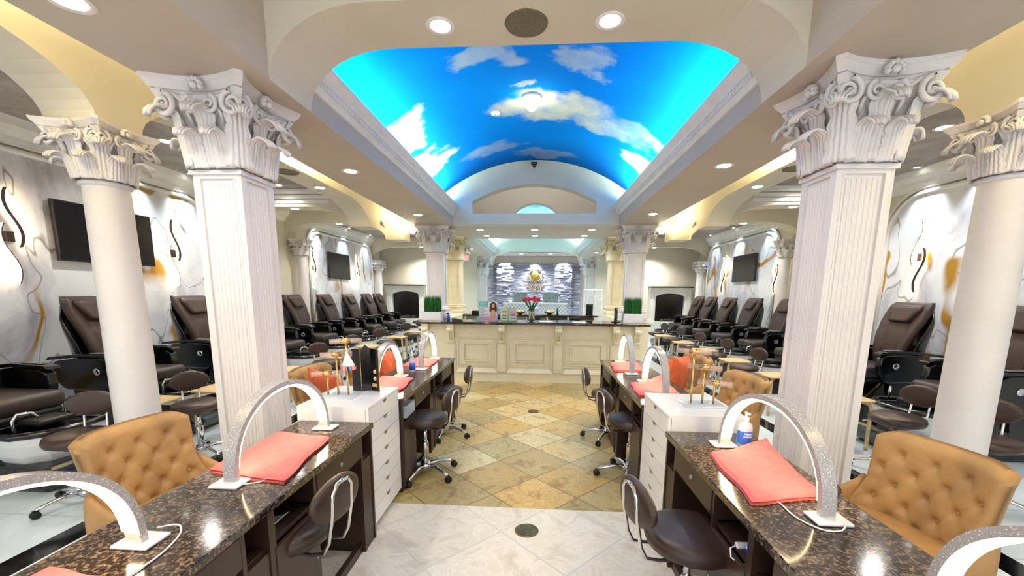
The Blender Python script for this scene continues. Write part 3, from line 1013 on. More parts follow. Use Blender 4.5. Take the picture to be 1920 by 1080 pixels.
# globe light, smoke detector and camera of the vault
t_ = thing('globe_ceiling_light', 'small white globe light at the crown of the sky vault', 'ceiling light', (-.11, 5.1, 3.765))
M().lathe([(.11, 0), (.11, -.02), (.075, -.035)], n=28).build('base', 'trim_white', t_)
M().lathe([(.07, -.035), (.075, -.07), (.055, -.12), (.03, -.145), (0, -.15)], n=28).build('globe', 'bulb_glow', t_)
light('lamp_light', 'POINT', 4, (0, 0, -.22), t_, (1, .87, .62), .08)
t_ = thing('smoke_detector', 'small flat white smoke detector on the sky vault', 'smoke detector', (-.56, 5.38, 3.72), 0)
M().lathe([(.055, .0), (.055, -.02), (.04, -.03), (0, -.032)], n=24).build('housing', 'trim_white', t_)
M().lathe([(.012, -.031), (0, -.034)], n=12).build('sensor', 'grey_plastic', t_)
t_ = thing('security_camera', 'black dome security camera on the arched end wall of the vault', 'camera', (-.10, 7.40, 3.70))
M().lathe([(.04, 0), (.04, -.012)], axis='y', n=20).build('mount', 'white_lacquer', t_)
M().box(-.055, .055, -.09, -.012, -.02, .02, .012).build('body', 'black_gloss', t_)
M().ball((0, -.052, -.03), .034, n=14, m_=8).build('dome', 'black_gloss', t_)
# exit sign
t_ = thing('exit_sign', 'red and white exit sign hanging left beyond the cream column', 'sign', (-2.36, 13.2, 2.60))
M().box(-.15, .15, -.02, .02, -.1, .1).build('housing', 'white_lacquer', t_)
text_mesh('EXIT', .16, 'lettering', 'exit_glow', t_, Matrix.Translation((0, -.024, 0)) @ Matrix.Rotation(R(90), 4, 'X'))
M().cyl((0, 0, 0), .012, .1, .3, 8).build('stem', 'white_lacquer', t_)

def chandelier(x, y, z, label, power, full=True):
    t_ = thing('chandelier', label, 'chandelier', (x, y, z), 0, 'crystal chandeliers')
    top_ = 3.299 - z
    M().lathe([(.04, top_ - .04), (.06, top_ - .02), (.06, top_)], n=20).build('canopy', 'gold_metal', t_)
    M().cyl((0, 0, 0), .008, .0, top_ - .02, 8).build('stem', 'gold_metal', t_)
    fr = M()
    for r_, zz in ((.20, .02), (.15, -.05), (.09, -.11)):
        fr.tube([(r_ * math.cos(R(a)), r_ * math.sin(R(a)), zz) for a in range(0, 360, 15)], .006, 6, True)
    for a in range(0, 360, 60):
        fr.tube([(0, 0, .02), (.20 * math.cos(R(a)), .20 * math.sin(R(a)), .02)], .005, 6)
    fr.build('frame', 'gold_metal', t_)
    for k2, (r_, zz, n, ln) in enumerate(((.20, .015, 24, .075), (.15, -.055, 18, .065), (.09, -.115, 12, .06))):
        m_ = M()
        for i in range(n):
            a = 2 * PI * i / n
            c = (r_ * math.cos(a), r_ * math.sin(a), zz)
            m_.lathe([(0, 0), (.010, -.012), (.008, -ln * .7), (0, -ln)], c, 6, smooth=False)
        m_.build('crystal_tier', 'crystal', t_)
    for a in range(0, 360, 90):
        M().ball((.10 * math.cos(R(a)), .10 * math.sin(R(a)), .03), .022, n=10, m_=8).build('bulb', 'chandelier_glow', t_)
    light('lamp_light', 'POINT', power * .36, (0, 0, .07), t_, (1, .85, .48), .12)
    light('lamp_light', 'AREA', power, (0, 0, -.19), t_, (1, .85, .50), .30, rot=(PI, 0, 0))  # unseen upward lamp, added to warm the aisle ceiling and arcade
for s, nm in ((-1, 'left'), (1, 'right')):
    chandelier(X(s, 2.42), 8.05, 2.82, 'lit crystal chandelier hanging in the %s arcade aisle before the counter' % nm, AISLE_W * .3)
    chandelier(X(s, 2.42), 1.2, 3.12, 'added unseen crystal chandelier lighting the %s aisle near the camera' % nm, AISLE_W)  # hidden above the beams, added for the yellow light on the arcade
    chandelier(X(s, 2.42), 4.6, 3.12, 'added unseen crystal chandelier lighting the %s aisle behind the beam' % nm, AISLE_W)  # another hidden pair, put in for its warm light

# ================================================================ MANICURE TABLES
def manicure_table(s, y0, y1, label, flip):
    """s=-1 left, 1 right. Front faces the aisle. Two work stations each."""
    xb, xf = (-1.44, -1.0) if s < 0 else (1.22, .77)
    t_ = thing('manicure_table', label, 'manicure table', (xf, y0, 0), 0, 'granite topped manicure tables')
    d = 1 if s > 0 else -1     # direction from aisle to back
    D = abs(xb - xf)
    L = y1 - y0
    def bx(m_, a0, a1, b0, b1, z0, z1):
        return m_.box(d * a0, d * a1, b0, b1, z0, z1)
    M().box(-d * .012, d * (D + .012), -.005, L + .005, .722, .755).build('tabletop', 'brown_granite', t_, bevel=.004)
    # stations
    bodym = M()
    bx(bodym, D - .02, D, 0, L, 0, .72)                       # modesty panel
    hs = L / 2
    for k2 in range(2):
        b = k2 * hs
        e = b + hs
        # cabinet with door below an open cubby (near side), drawer, knee space, small pier at the far end
        bx(bodym, .0, D, b, b + .02, .05, .72)
        bx(bodym, .0, D, b + .30, b + .32, .05, .72)
        bx(bodym, .0, D, e - .16, e - .14, .0, .72)
        bx(bodym, .0, D, e - .018, e, .0, .72)
        bx(bodym, .02, D, b, b + .32, .05, .09)
        bx(bodym, .02, D, b, b + .32, .56, .58)
        bx(bodym, .02, D, e - .15, e, .56, .575)
        bx(bodym, .02, D, b + .3, e - .15, .575, .59)
        bx(bodym, .005, .02, e - .145, e - .015, .0, .56)
    bx(bodym, .02, .05, 0, L, 0, .05)
    bodym.build('cabinet_body', 'espresso_wood', t_)
    for k2 in range(2):
        b = k2 * hs
        e = b + hs
        m_ = M(); bx(m_, -.004, .014, b + .012, b + .308, .095, .555)
        dr = m_.build('door', 'espresso_wood', t_, bevel=.002)
        M().cyl((-d * .004, b + .285, .33), .006, -.012, .012, 8, axis='z').build('handle', 'steel_grey', dr)
        m_ = M(); bx(m_, -.004, .014, b + .325, e - .165, .60, .715)
        dw = m_.build('drawer', 'espresso_wood', t_, bevel=.002)
        M().lathe([(0, -.006 * 1), (.012, -.006), (.012, .004)], (-d * .004, (b + .325 + e - .165) / 2, .66), 14, axis='x').build('lock', 'steel_grey', dw)
    return t_
manicure_table(-1, .42, 2.335, 'near left manicure table with brown granite top and dark wood front', 0)
manicure_table(1, .42, 2.33, 'near right manicure table with brown granite top and dark wood front', 0)
manicure_table(-1, 2.905, 4.82, 'far left manicure table beyond the white drawer unit', 0)
manicure_table(1, 2.905, 4.86, 'far right manicure table beyond the white drawer unit', 0)

def drawer_unit(s, label):
    xb, xf = (-1.47, -1.02) if s < 0 else (1.22, .775)
    d = 1 if s > 0 else -1
    t_ = thing('drawer_unit', label, 'drawer cabinet', (xf, 2.345, 0), 0, 'white drawer units between the manicure tables')
    D = abs(xb - xf); W = .545; H = .845
    m_ = M()
    m_.box(d * .02, d * D, 0, .016, .05, H - .016).box(d * .02, d * D, W - .016, W, .05, H - .016)
    m_.box(d * .02, d * D, .016, W - .016, .05, .066).box(d * (D - .01), d * D, .016, W - .016, .066, H - .016)
    m_.box(d * .0, d * D, 0, W, H - .016, H)
    m_.build('carcass', 'white_lacquer', t_)
    n = 7; hh = (H - .016 - .052) / n
    for i in range(n):
        z = .052 + hh * i
        mm = M().box(0, d * .018, .004, W - .004, z + .002, z + hh - .002)
        dr = mm.build('drawer_front', 'white_lacquer', t_)
        # semicircular finger notch at the top edge
        pts = [(W / 2 + .03 * math.cos(R(180 + 180 * q / 10)), z + hh - .002 + .019 * math.sin(R(180 + 180 * q / 10))) for q in range(11)]
        M().prism(pts, -d * .0015, d * .002, 'yz').build('finger_notch', 'grey_plastic', dr)
    for yy in (.06, W - .06):
        for xx in (.06, D - .06):
            cs = M().cyl((d * xx, yy, 0), .016, .0, .05, 10)
            cs.build('caster', 'black_rubber', t_)
    return t_
drawer_unit(-1, 'white seven drawer cabinet standing between the left manicure tables')
drawer_unit(1, 'white seven drawer cabinet standing between the right manicure tables')

# ---------------------------------------------------------------- arch lamps
def arch_lamp(x, ya, yb, label, plug=False, dx=0):
    """ya near foot, yb far foot"""
    t_ = thing('arch_lamp', label, 'desk lamp', (x, ya, .756), 0, 'arched led table lamps')
    L = yb - ya
    H = .345
    def path(n, a0=0, a1=180):
        out = []
        for i in range(n + 1):
            a = R(a0 + (a1 - a0) * i / n)
            out.append((dx * (1 - math.cos(a)) / 2, L / 2 - L / 2 * math.cos(a), .012 + H * math.sin(a) ** .85 if math.sin(a) > 0 else .012))
        return out
    def inward(p):
        v = Vector((0, L / 2 - p[1], (.0 - p[2]) * .9))
        return v.normalized() if v.length > 0 else Vector((0, 0, -1))
    M().band(path(44), (1, 0, 0), .052, .024, inward).build('arch', 'glitter_acrylic', t_)
    # glowing diffuser along the inner side
    def shrink(p, e):
        v = inward(p); return (p[0], p[1] + v[1] * e, p[2] + v[2] * e)
    M().band([shrink(p, .0245) for p in path(44, 6, 174)], (1, 0, 0), .046, .008, inward).build('led_diffuser', 'lamp_glow', t_)
    for yy, xx in ((0, 0), (L, dx)):
        M().rbox(xx - .060, xx + .060, yy - .045, yy + .045, 0, .012, .005, 2).build('foot', 'white_lacquer', t_)
    return t_
arch_lamp(-1.25, .42, 1.11, 'lit arch lamp on the near left table, closest to the camera', dx=.01)
arch_lamp(-1.25, 1.50, 2.21, 'glittering arch lamp over the coral towel on the near left table', dx=.03)
arch_lamp(1.05, .33, 1.03, 'lit arch lamp at the bottom right corner on the near right table')
arch_lamp(1.045, 1.41, 2.13, 'glittering arch lamp over the coral towel on the near right table', dx=-.05)
arch_lamp(-1.27, 3.06, 3.69, 'lit arch lamp on the far left table, just beyond the white drawers')
arch_lamp(-1.18, 4.04, 4.75, 'lit arch lamp at the far end of the far left table', dx=-.03)
arch_lamp(1.01, 3.16, 3.70, 'lit arch lamp on the far right table, just beyond the white drawers', dx=-.03)
arch_lamp(.94, 4.01, 4.75, 'lit arch lamp at the far end of the far right table', dx=.03)

# lamp cables lying on the tables
def cable(pts, label, mat='white_lacquer', r_=.0028):
    # smooth through points
    P = [Vector(p) for p in pts]; out = []
    for i in range(len(P) - 1):
        p0 = P[max(0, i - 1)]; p1 = P[i]; p2 = P[i + 1]; p3 = P[min(len(P) - 1, i + 2)]
        for k2 in range(8):
            u = k2 / 8
            out.append(.5 * ((2 * p1) + (p2 - p0) * u + (2 * p0 - 5 * p1 + 4 * p2 - p3) * u * u + (3 * p1 - p0 - 3 * p2 + p3) * u ** 3))
    out.append(P[-1])
    o = M().tube(out, r_, 8).build('lamp_cable', mat)
    return tag(o, label, 'cable')
Z = .759
cable([(-1.24, 1.165, Z + .012), (-1.19, 1.19, Z + .01), (-1.15, 1.15, Z), (-1.12, 1.04, Z), (-1.13, .92, Z), (-1.16, .80, Z)], 'thin white cable curling from the foot of the nearest left lamp')
cable([(-1.195, 1.50, Z), (-1.15, 1.52, Z), (-1.13, 1.55, Z), (-1.15, 1.60, Z)], 'short white cable running under the left coral towel')
cable([(1.08, 1.37, Z + .012), (1.04, 1.34, Z), (.98, 1.345, Z), (.94, 1.42, Z), (.94, 1.52, Z), (.92, 1.60, Z)], 'white cable curving from the lamp foot to the right coral towel')

# ---------------------------------------------------------------- towels
def towel(corners, label, th=.022, wave=.006, seed=1, z=.7555, lift=0):
    """corners: (near-left, near-right, far-right, far-left) as xy"""
    t_ = thing('folded_towel', label, 'towel', (0, 0, 0), 0, 'coral towels on the manicure tables')
    rnd = random.Random(seed)
    ph = [rnd.random() * 6 for _ in range(6)]
    A, B, C_, D_ = [Vector((*c, 0)) for c in corners]
    for lay in range(2):
        hh = th / 2
        def top(u, v):
            p = (A * (1 - u) + B * u) * (1 - v) + (D_ * (1 - u) + C_ * u) * v
            edge = min(u, 1 - u, v, 1 - v)
            rnd_ = min(1, edge / .03)
            zz = z + lay * hh + hh * (math.sqrt(max(0, 1 - (1 - rnd_) ** 2)) if rnd_ < 1 else 1)
            zz += lay * wave * (1 + math.sin(u * 5 + ph[0] + v * 2) * .6 + math.sin(v * 7 + ph[1]) * .5) * min(1, edge * 6)
            zz += lift * max(0, v - .55) ** 2 * 4 * max(0, u - .4)
            off = .006 * math.sin(v * 9 + ph[2]) * (1 if u > .5 else -1) * abs(u - .5) * 2
            sh = lay * .004
            return (p.x + off + sh, p.y + .005 * math.sin(u * 7 + ph[3]) + sh, zz)
        m_ = M().grid(34, 34, top)
        n = 35
        vb = [(p[0], p[1], z + lay * hh + .0005 + (lift and max(0, 0))) for p in m_.v]
        o = len(m_.v)
        m_.v += vb
        fb = [tuple(o + i for i in f)[::-1] for f in m_.f]
        m_.f += fb; m_.sm += [True] * len(fb)
        ring = [i for i in range(n)] + [i * n + n - 1 for i in range(1, n)] + [(n - 1) * n + i for i in range(n - 2, -1, -1)] + [i * n for i in range(n - 2, 0, -1)]
        for i in range(len(ring)):
            a, b = ring[i], ring[(i + 1) % len(ring)]
            m_.f.append((a, b, b + o, a + o)); m_.sm.append(True)
        m_.build('towel_fold', 'towel_coral', t_)
    return t_
towel([(-1.43, 1.60), (-1.04, 1.52), (-1.11, 2.03), (-1.42, 2.08)], 'coral folded towel under the arch lamp on the near left table', seed=2)
towel([(.83, 1.50), (1.14, 1.57), (1.20, 2.10), (.86, 1.99)], 'coral folded towel under the arch lamp on the near right table', seed=3, lift=.1)
towel([(-1.40, .50), (-1.06, .47), (-1.10, .93), (-1.37, .96)], 'coral towel at the bottom left corner of the near left table', seed=4)
towel([(-1.42, 3.14), (-1.08, 3.12), (-1.12, 3.55), (-1.42, 3.62)], 'coral towel behind the color fan on the far left table', seed=5)
towel([(-1.42, 4.16), (-1.12, 4.14), (-1.14, 4.62), (-1.42, 4.66)], 'coral towel at the far end of the far left table', seed=6)
towel([(.79, 3.12), (1.13, 3.16), (1.14, 3.66), (.82, 3.54)], 'coral towel just beyond the drawers on the far right table', seed=7, lift=.15)
towel([(.79, 4.14), (1.09, 4.16), (1.14, 4.68), (.83, 4.60)], 'coral towel at the far end of the far right table', seed=8)

# ---------------------------------------------------------------- small things on the tables
def sanitizer(x, y, label, sc_=1):
    t_ = thing('sanitizer_bottle', label, 'bottle', (x, y, .7555), 0)
    M().lathe([(.030, 0), (.036, .006), (.036, .105), (.030, .125), (.014, .138), (.014, .145)], n=24).build('bottle', 'clear_plastic', t_)
    lb = M().lathe([(.0366, .018), (.0366, .088)], n=24, a0=180, a1=360).build('label', 'blue_label', t_)
    for i, (txt, sz, zz) in enumerate((('Hand', .016, .076), ('Sanitizer', .0125, .062))):
        text_mesh(txt, sz, 'lettering', 'paper_white', lb, Matrix.Translation((-.002, -.0374, zz)) @ Matrix.Rotation(R(90), 4, 'X'), .0006)
    cp = M().lathe([(.016, .142), (.016, .160), (.006, .163), (.006, .178)], n=18)
    cp.box(-.006, .006, -.034, .010, .176, .186, .003)
    cp.build('pump', 'white_lacquer', t_)
    return t_
sanitizer(1.10, 2.13, 'clear hand sanitizer bottle with blue label beside the right arch lamp')
t_ = thing('sanitizer_bottle', 'slim white bottle with nozzle and blue label on the far left table', 'bottle', (-1.235, 3.93, .7555))
M().lathe([(.026, 0), (.030, .006), (.030, .12), (.020, .14), (.011, .15)], n=20).build('bottle', 'clear_plastic', t_)
M().lathe([(.0305, .02), (.0305, .09)], n=20).build('label', 'blue_label', t_)
M().lathe([(.014, .15), (.014, .17), (.006, .20), (.003, .215)], n=14).build('nozzle', 'white_lacquer', t_)
# computer mouse like dark rest behind the right lamp
t_ = thing('hand_rest', 'small dark rounded hand rest beside the right lamp foot', 'hand rest', (1.185, 1.62, .7555))
M().ball((0, 0, .028), .035, .055, .028, 14, 8).build('pad', 'brown_leather', t_)
M().box(-.02, .02, -.03, .03, 0, .01).build('base', 'black_rubber', t_)
# usb adapter under the right table edge
t_ = thing('usb_adapter', 'white usb adapter with blue light plugged into the near right table', 'adapter', (.80, 1.50, .585))
M().box(-.015, .045, -.012, .012, -.008, .010, .003).build('housing', 'white_lacquer', t_)
M().box(.020, .035, -.0125, -.012, -.004, .006).build('indicator', 'blue_led', t_)
M().tube([(-.015, 0, 0), (-.04, -.01, -.005), (-.045, -.03, -.03), (-.02, -.045, -.045), (.02, -.05, -.045)], .0028, 8).build('cable', 'white_lacquer', t_)
# paper tray in the left cubby and clear bin further on
t_ = thing('paper_sheet', 'white papers lying in the open cubby of the near left table', 'paper', (-1.05, 1.47, .581))
M().grid(6, 4, lambda u, v: (-.12 + .10 * u, -.07 + .14 * v, .002 + .03 * (u - .4) ** 2)).build('sheet', 'paper_white', t_, solid=.001)
M().grid(6, 4, lambda u, v: (-.10 + .11 * u, -.04 + .12 * v, .012 + .05 * (u - .3) ** 2)).build('sheet', 'paper_white', t_, solid=.001)
t_ = thing('plastic_bin', 'small clear plastic bin in the cubby of the far left table', 'bin', (-1.10, 2.965, .581))
m_ = M().box(0, .11, 0, .22, 0, .004).box(0, .004, 0, .22, 0, .09).box(.106, .11, 0, .22, 0, .09).box(0, .11, 0, .004, 0, .09).box(0, .11, .216, .22, 0, .09)
m_.build('walls', 'clear_plastic', t_)
M().tube([(0, 0, .09), (.11, 0, .09), (.11, .22, .09), (0, .22, .09)], .004, 6, True).build('rim', 'clear_plastic', t_)

def roller_stand(x, y, heights, label, s=1):
    """gold bracelet stand: acrylic base, three posts each with a glass tube across"""
    t_ = thing('polish_display_stand', label, 'display stand', (x, y, .8455))
    M().box(-.13, .13, -.08, .08, 0, .010, .004).build('base', 'clear_plastic', t_)
    for i, (dx, dy, h) in enumerate(heights):
        p = M().cyl((dx, dy, 0), .0065, .010, h, 12).build('post', 'gold_metal', t_)
        mm = M()
        a = Vector((.085, -.05 * s, 0))
        c = Vector((dx, dy, h + .014))
        mm.tube([c - a, c + a], .017, 12)
        tb = mm.build('glass_tube', 'rose_acrylic', p)
        M().tube([c - a * .3, c + a * .3], .0178, 12).build('collar', 'gold_metal', tb)
        M().tube([c - a * .98, c + a * .98], .006, 8).build('rod', 'gold_metal', tb)
    return t_
roller_stand(1.06, 2.60, [(-.07, 0, .33), (.0, 0, .23), (.07, 0, .13)], 'gold stand with three glass tubes on the right white drawer unit')
roller_stand(-1.33, 2.60, [(.07, 0, .36), (.0, 0, .27), (-.07, 0, .14)], 'gold stand with glass tubes on the left white drawer unit', -1)
# folding colour chart
t_ = thing('color_chart', 'black folding nail color chart with gold edges on the left white drawers', 'color chart', (-1.20, 2.74, .8455))
for i, (x0, y0, x1, y1, peak) in enumerate(((-.10, .02, -.03, .0, 0), (-.03, .0, .025, .045, 1), (.025, .045, .10, .0, 0))):
    dx, dy = x1 - x0, y1 - y0
    h = .30
    pts3 = [(x0, y0, 0), (x1, y1, 0), (x1, y1, h), ((x0 + x1) / 2, (y0 + y1) / 2, h + (.03 if peak else .0)), (x0, y0, h)]
    m_ = M().add(pts3, [(0, 1, 2, 3, 4)])
    pn = m_.build('panel', 'black_gloss', t_, solid=.006)
    M().tube(pts3, .003, 6, True).build('gold_edge', 'gold_metal', pn)
    if i == 2:
        nx, ny = -dy / math.hypot(dx, dy), dx / math.hypot(dx, dy)
        if ny > 0: nx, ny = -nx, -ny
        for zz in (.14, .09):
            cx, cy = x0 + dx * .55, y0 + dy * .55
            M().ball((cx + nx * .004, cy + ny * .004, zz), .017, .006, .017, 14, 8).build('sample_disc', 'gold_metal', pn)
        for q in range(5):
            u = .25 + q * .13
            M().box(x0 + dx * u - .003 + nx * .005, x0 + dx * u + .003 + nx * .005, y0 + dy * u - .003 + ny * .006, y0 + dy * u + .003 + ny * .006, .03, .055).build('sample_bar', 'gold_metal', pn)
# fan of nail tips hanging from the stand
t_ = thing('nail_tip_fan', 'fan of pale nail sample sticks hanging before the black chart', 'nail samples', (-1.24, 2.57, 1.16))
M().tube([(-.012, 0, .0), (0, 0, .012), (.012, 0, .0), (0, 0, -.012)], .003, 6, True).build('ring', 'gold_metal', t_)
for q in range(12):
    a = R(-108 + 46 * q / 11)
    dx, dz = math.cos(a), math.sin(a)
    mm = M().prism([(dx * .012 - .003, dz * .012), (dx * .012 + .003, dz * .012), (dx * .125 + .006, dz * .125), (dx * .13, dz * .135), (dx * .125 - .006, dz * .125)], -.004 - q * .001, -.003 - q * .001)
    st = mm.build('sample_stick', 'paper_white', t_)
    cm = ['tulip_red', 'pink_card', 'skin_tone', 'towel_coral', 'steel_grey', 'screen_black', 'blue_label', 'teal_card'][q % 8]
    M().prism([(dx * .105 - .005, dz * .105), (dx * .105 + .005, dz * .105), (dx * .125 + .006, dz * .125), (dx * .131, dz * .137), (dx * .125 - .006, dz * .125)], -.0055 - q * .001, -.0025 - q * .001).build('nail_tip', cm, st)
# floor drains
for y, x, lab in ((2.47, -.045, 'round bronze floor cover in the ivory foreground tiles'), (5.18, -.03, 'round bronze floor cover in the golden tiles')):
    t_ = thing('floor_cover', lab, 'floor cover', (x, y, 0))
    M().lathe([(.078, .0), (.078, .004), (.066, .005)], n=32).build('rim', 'drain_bronze', t_)
    M().lathe([(.066, .003), (.0, .003)], n=32).build('plate', 'drain_bronze', t_)
    m_ = M()
    for q in range(-2, 3): m_.box(-.05, .05, q * .02 - .003, q * .02 + .003, .003, .0045)
    m_.build('slots', 'steel_grey', t_)

# ================================================================ STOOLS
def make_stool(label, cat_group, mat='stool_leather'):
    """backrest towards local -x, seat over the origin"""
    t_ = thing('salon_stool', label, 'stool', (0, 0, 0), 0, cat_group)
    M().lathe([(0, .47), (.15, .47), (.185, .485), (.195, .515), (.185, .545), (.15, .560), (0, .566)], n=40).build('seat', mat, t_)
    M().lathe([(.1, .445), (.13, .47)], n=24).build('seat_plate', 'black_matte', t_)
    col_ = M().cyl((0, 0, 0), .016, .28, .45, 14)
    col_.build('gas_lift', 'chrome', t_)
    M().lathe([(.028, .09), (.028, .30), (.024, .31)], n=18).build('column', 'chrome', t_)
    M().lathe([(.05, .06), (.05, .10), (.03, .12)], n=20).build('hub', 'chrome', t_)
    # five legs with castors
    lp = None
    for q in range(5):
        a = R(72 * q + 18)
        if lp is None:
            m_ = M()
            pts = [(.03, 0, .09), (.12, 0, .098), (.22, 0, .075), (.265, 0, .062)]
            m_.tube(pts, [.020, .017, .014, .013], 8)
            lp = m_.build('leg', 'chrome', t_)
            c_ = M()
            for dy in (-.012, .012):
                c_.lathe([(0, -.008), (.024, -.008), (.027, -.004), (.027, .004), (.024, .008), (0, .008)], (.27, dy, .027), 16, 'y')
            c_.box(.258, .282, -.006, .006, .03, .062)
            c_.build('castor', 'black_rubber', lp)
            lp.rotation_euler = (0, 0, a)
        else:
            o = copy_tree(lp, t_); o.rotation_euler = (0, 0, a)
    # backrest: chrome loop and oval pad
    m_ = M()
    pts = [(-.02, -.065, .462), (-.17, -.065, .458), (-.235, -.065, .475), (-.262, -.065, .53), (-.285, -.065, .66), (-.292, -.060, .76), (-.295, -.035, .795), (-.296, 0, .80),
           (-.295, .035, .795), (-.292, .060, .76), (-.285, .065, .66), (-.262, .065, .53), (-.235, .065, .475), (-.17, .065, .458), (-.02, .065, .462)]
    m_.tube(pts, .0085, 10)
    m_.build('back_frame', 'chrome', t_)
    def pad(u, v):
        a = u * 2 * PI; b = (v - .5) * PI
        rr = math.cos(b) ** .55 if math.cos(b) > 1e-6 else 0
        y = .155 * rr * math.cos(a); z = .10 * rr * math.sin(a)
        x = .024 * math.copysign(abs(math.sin(b)) ** .6, math.sin(b)) + .55 * y * y
        return (-.268 + x, y, .715 + z)
    M().grid(32, 12, pad).build('backrest', mat, t_)
    return t_
GS = 'technician stools at the manicure tables'
st0 = make_stool('brown stool tucked under the near left manicure table', GS)
put(st0, (-1.10, 1.62, 0), R(180 - 10))
st0.scale = (1, 1, .95)
def stool(loc, rz, label, group=GS, src=None):
    o = copy_tree(src or st0)
    return put(o, (loc[0], loc[1], 0), R(rz), label, group)
stool((-.93, 3.25), 165, 'brown stool at the far left table beside the white drawer unit')
stool((-.98, 4.22), 178, 'brown stool at the far end of the far left table')
stool((.69, 1.70), 12, 'large brown stool pulled out at the near right table')
stool((.80, 3.34), 18, 'brown stool at the far right table just beyond the white drawers')
stool((.78, 4.25), 5, 'brown stool at the far end of the far right table')
# pedicure stools
GP = 'low brown stools before the pedicure chairs'
pl = [(-3.26, 2.60, 300, 'brown stool with oval backrest behind the nearest left tan armchair'),
      (-3.12, 3.46, 320, 'brown stool between the left round column and the left square column'),
      (-3.08, 5.72, 320, 'brown stool right of the near left square column, behind the polish stand'),
      (-3.08, 6.85, 320, 'brown stool with backrest just left of the black color chart'),
      (-3.08, 8.12, 320, 'brown stool above the lit arch lamp of the far left table'),
      (-3.05, 9.75, 320, 'brown stool in front of the farther left pedicure chairs'),
      (-3.05, 11.0, 320, 'brown stool nearest the left end of the counter'),
      (3.12, 3.60, 200, 'brown stool between the two near right columns'),
      (3.32, 3.08, 223, 'brown stool at the right frame edge behind the tan armchair'),
      (3.0, 6.02, 200, 'brown stool behind the right tan armchair with the gold stand before it'),
      (3.08, 7.20, 200, 'brown stool second nearest in the right row left of the square column'),
      (3.05, 8.32, 200, 'brown stool third in the right row, above the orange pillow'),
      (3.1, 9.6, 200, 'brown stool fourth in the right row towards the fireplace'),
      (3.15, 11.0, 200, 'farthest brown stool on the right, beside the counter end')]
for x, y, rz, lab in pl:
    stool((x, y), rz, lab, GP)

# bentwood side tables
def make_side(label):
    t_ = thing('bentwood_table', label, 'side table', (0, 0, 0), 0, 'light wood side tables between the pedicure chairs')
    M().rbox(-.19, .19, -.19, .19, .495, .515, .05, 4).build('tabletop', 'light_wood', t_)
    for a in (45, 135, 225, 315):
        c, s = math.cos(R(a)), math.sin(R(a))
        pts = [(c * .06, s * .06, .482), (c * .17, s * .17, .480), (c * .205, s * .205, .465), (c * .22, s * .22, .43), (c * .222, s * .222, .0)]
        M().tube(pts, .017, 8).build('leg', 'light_wood', t_)
    M().box(-.12, .12, -.12, .12, .28, .44, .01).build('drawer_box', 'black_matte', t_)
    M().box(-.05, .05, -.125, -.119, .37, .38).build('handle', 'chrome', t_)
    return t_
sd = make_side('light wood side table right of the left round column')
put(sd, (-3.38, 4.05, 0), 0)
for x, y, lab in ((-3.63, 3.50, 'light wood side table behind the nearest left armchair'),
                  (-3.25, 5.16, 'light wood side table beside the square column on the left'),
                  (-3.22, 6.28, 'light wood side table above the polish stand, left row'),
                  (-3.20, 7.52, 'light wood side table above the color chart, left row'),
                  (-3.20, 9.15, 'light wood side table in the middle of the far left row'),
                  (-3.20, 10.35, 'light wood side table nearest the left end of the counter'),
                  (3.18, 4.30, 'light wood side table hidden partly by the right square column'),
                  (3.14, 5.42, 'light wood side table just left of the right square column'),
                  (3.14, 6.60, 'light wood side table behind the first far right stool'),
                  (3.14, 7.78, 'light wood side table behind the second far right stool'),
                  (3.14, 8.95, 'light wood side table behind the third far right stool'),
                  (3.14, 10.3, 'light wood side table nearest the right end of the counter')):
    put(copy_tree(sd), (x + (.0), y, 0), 0, lab)

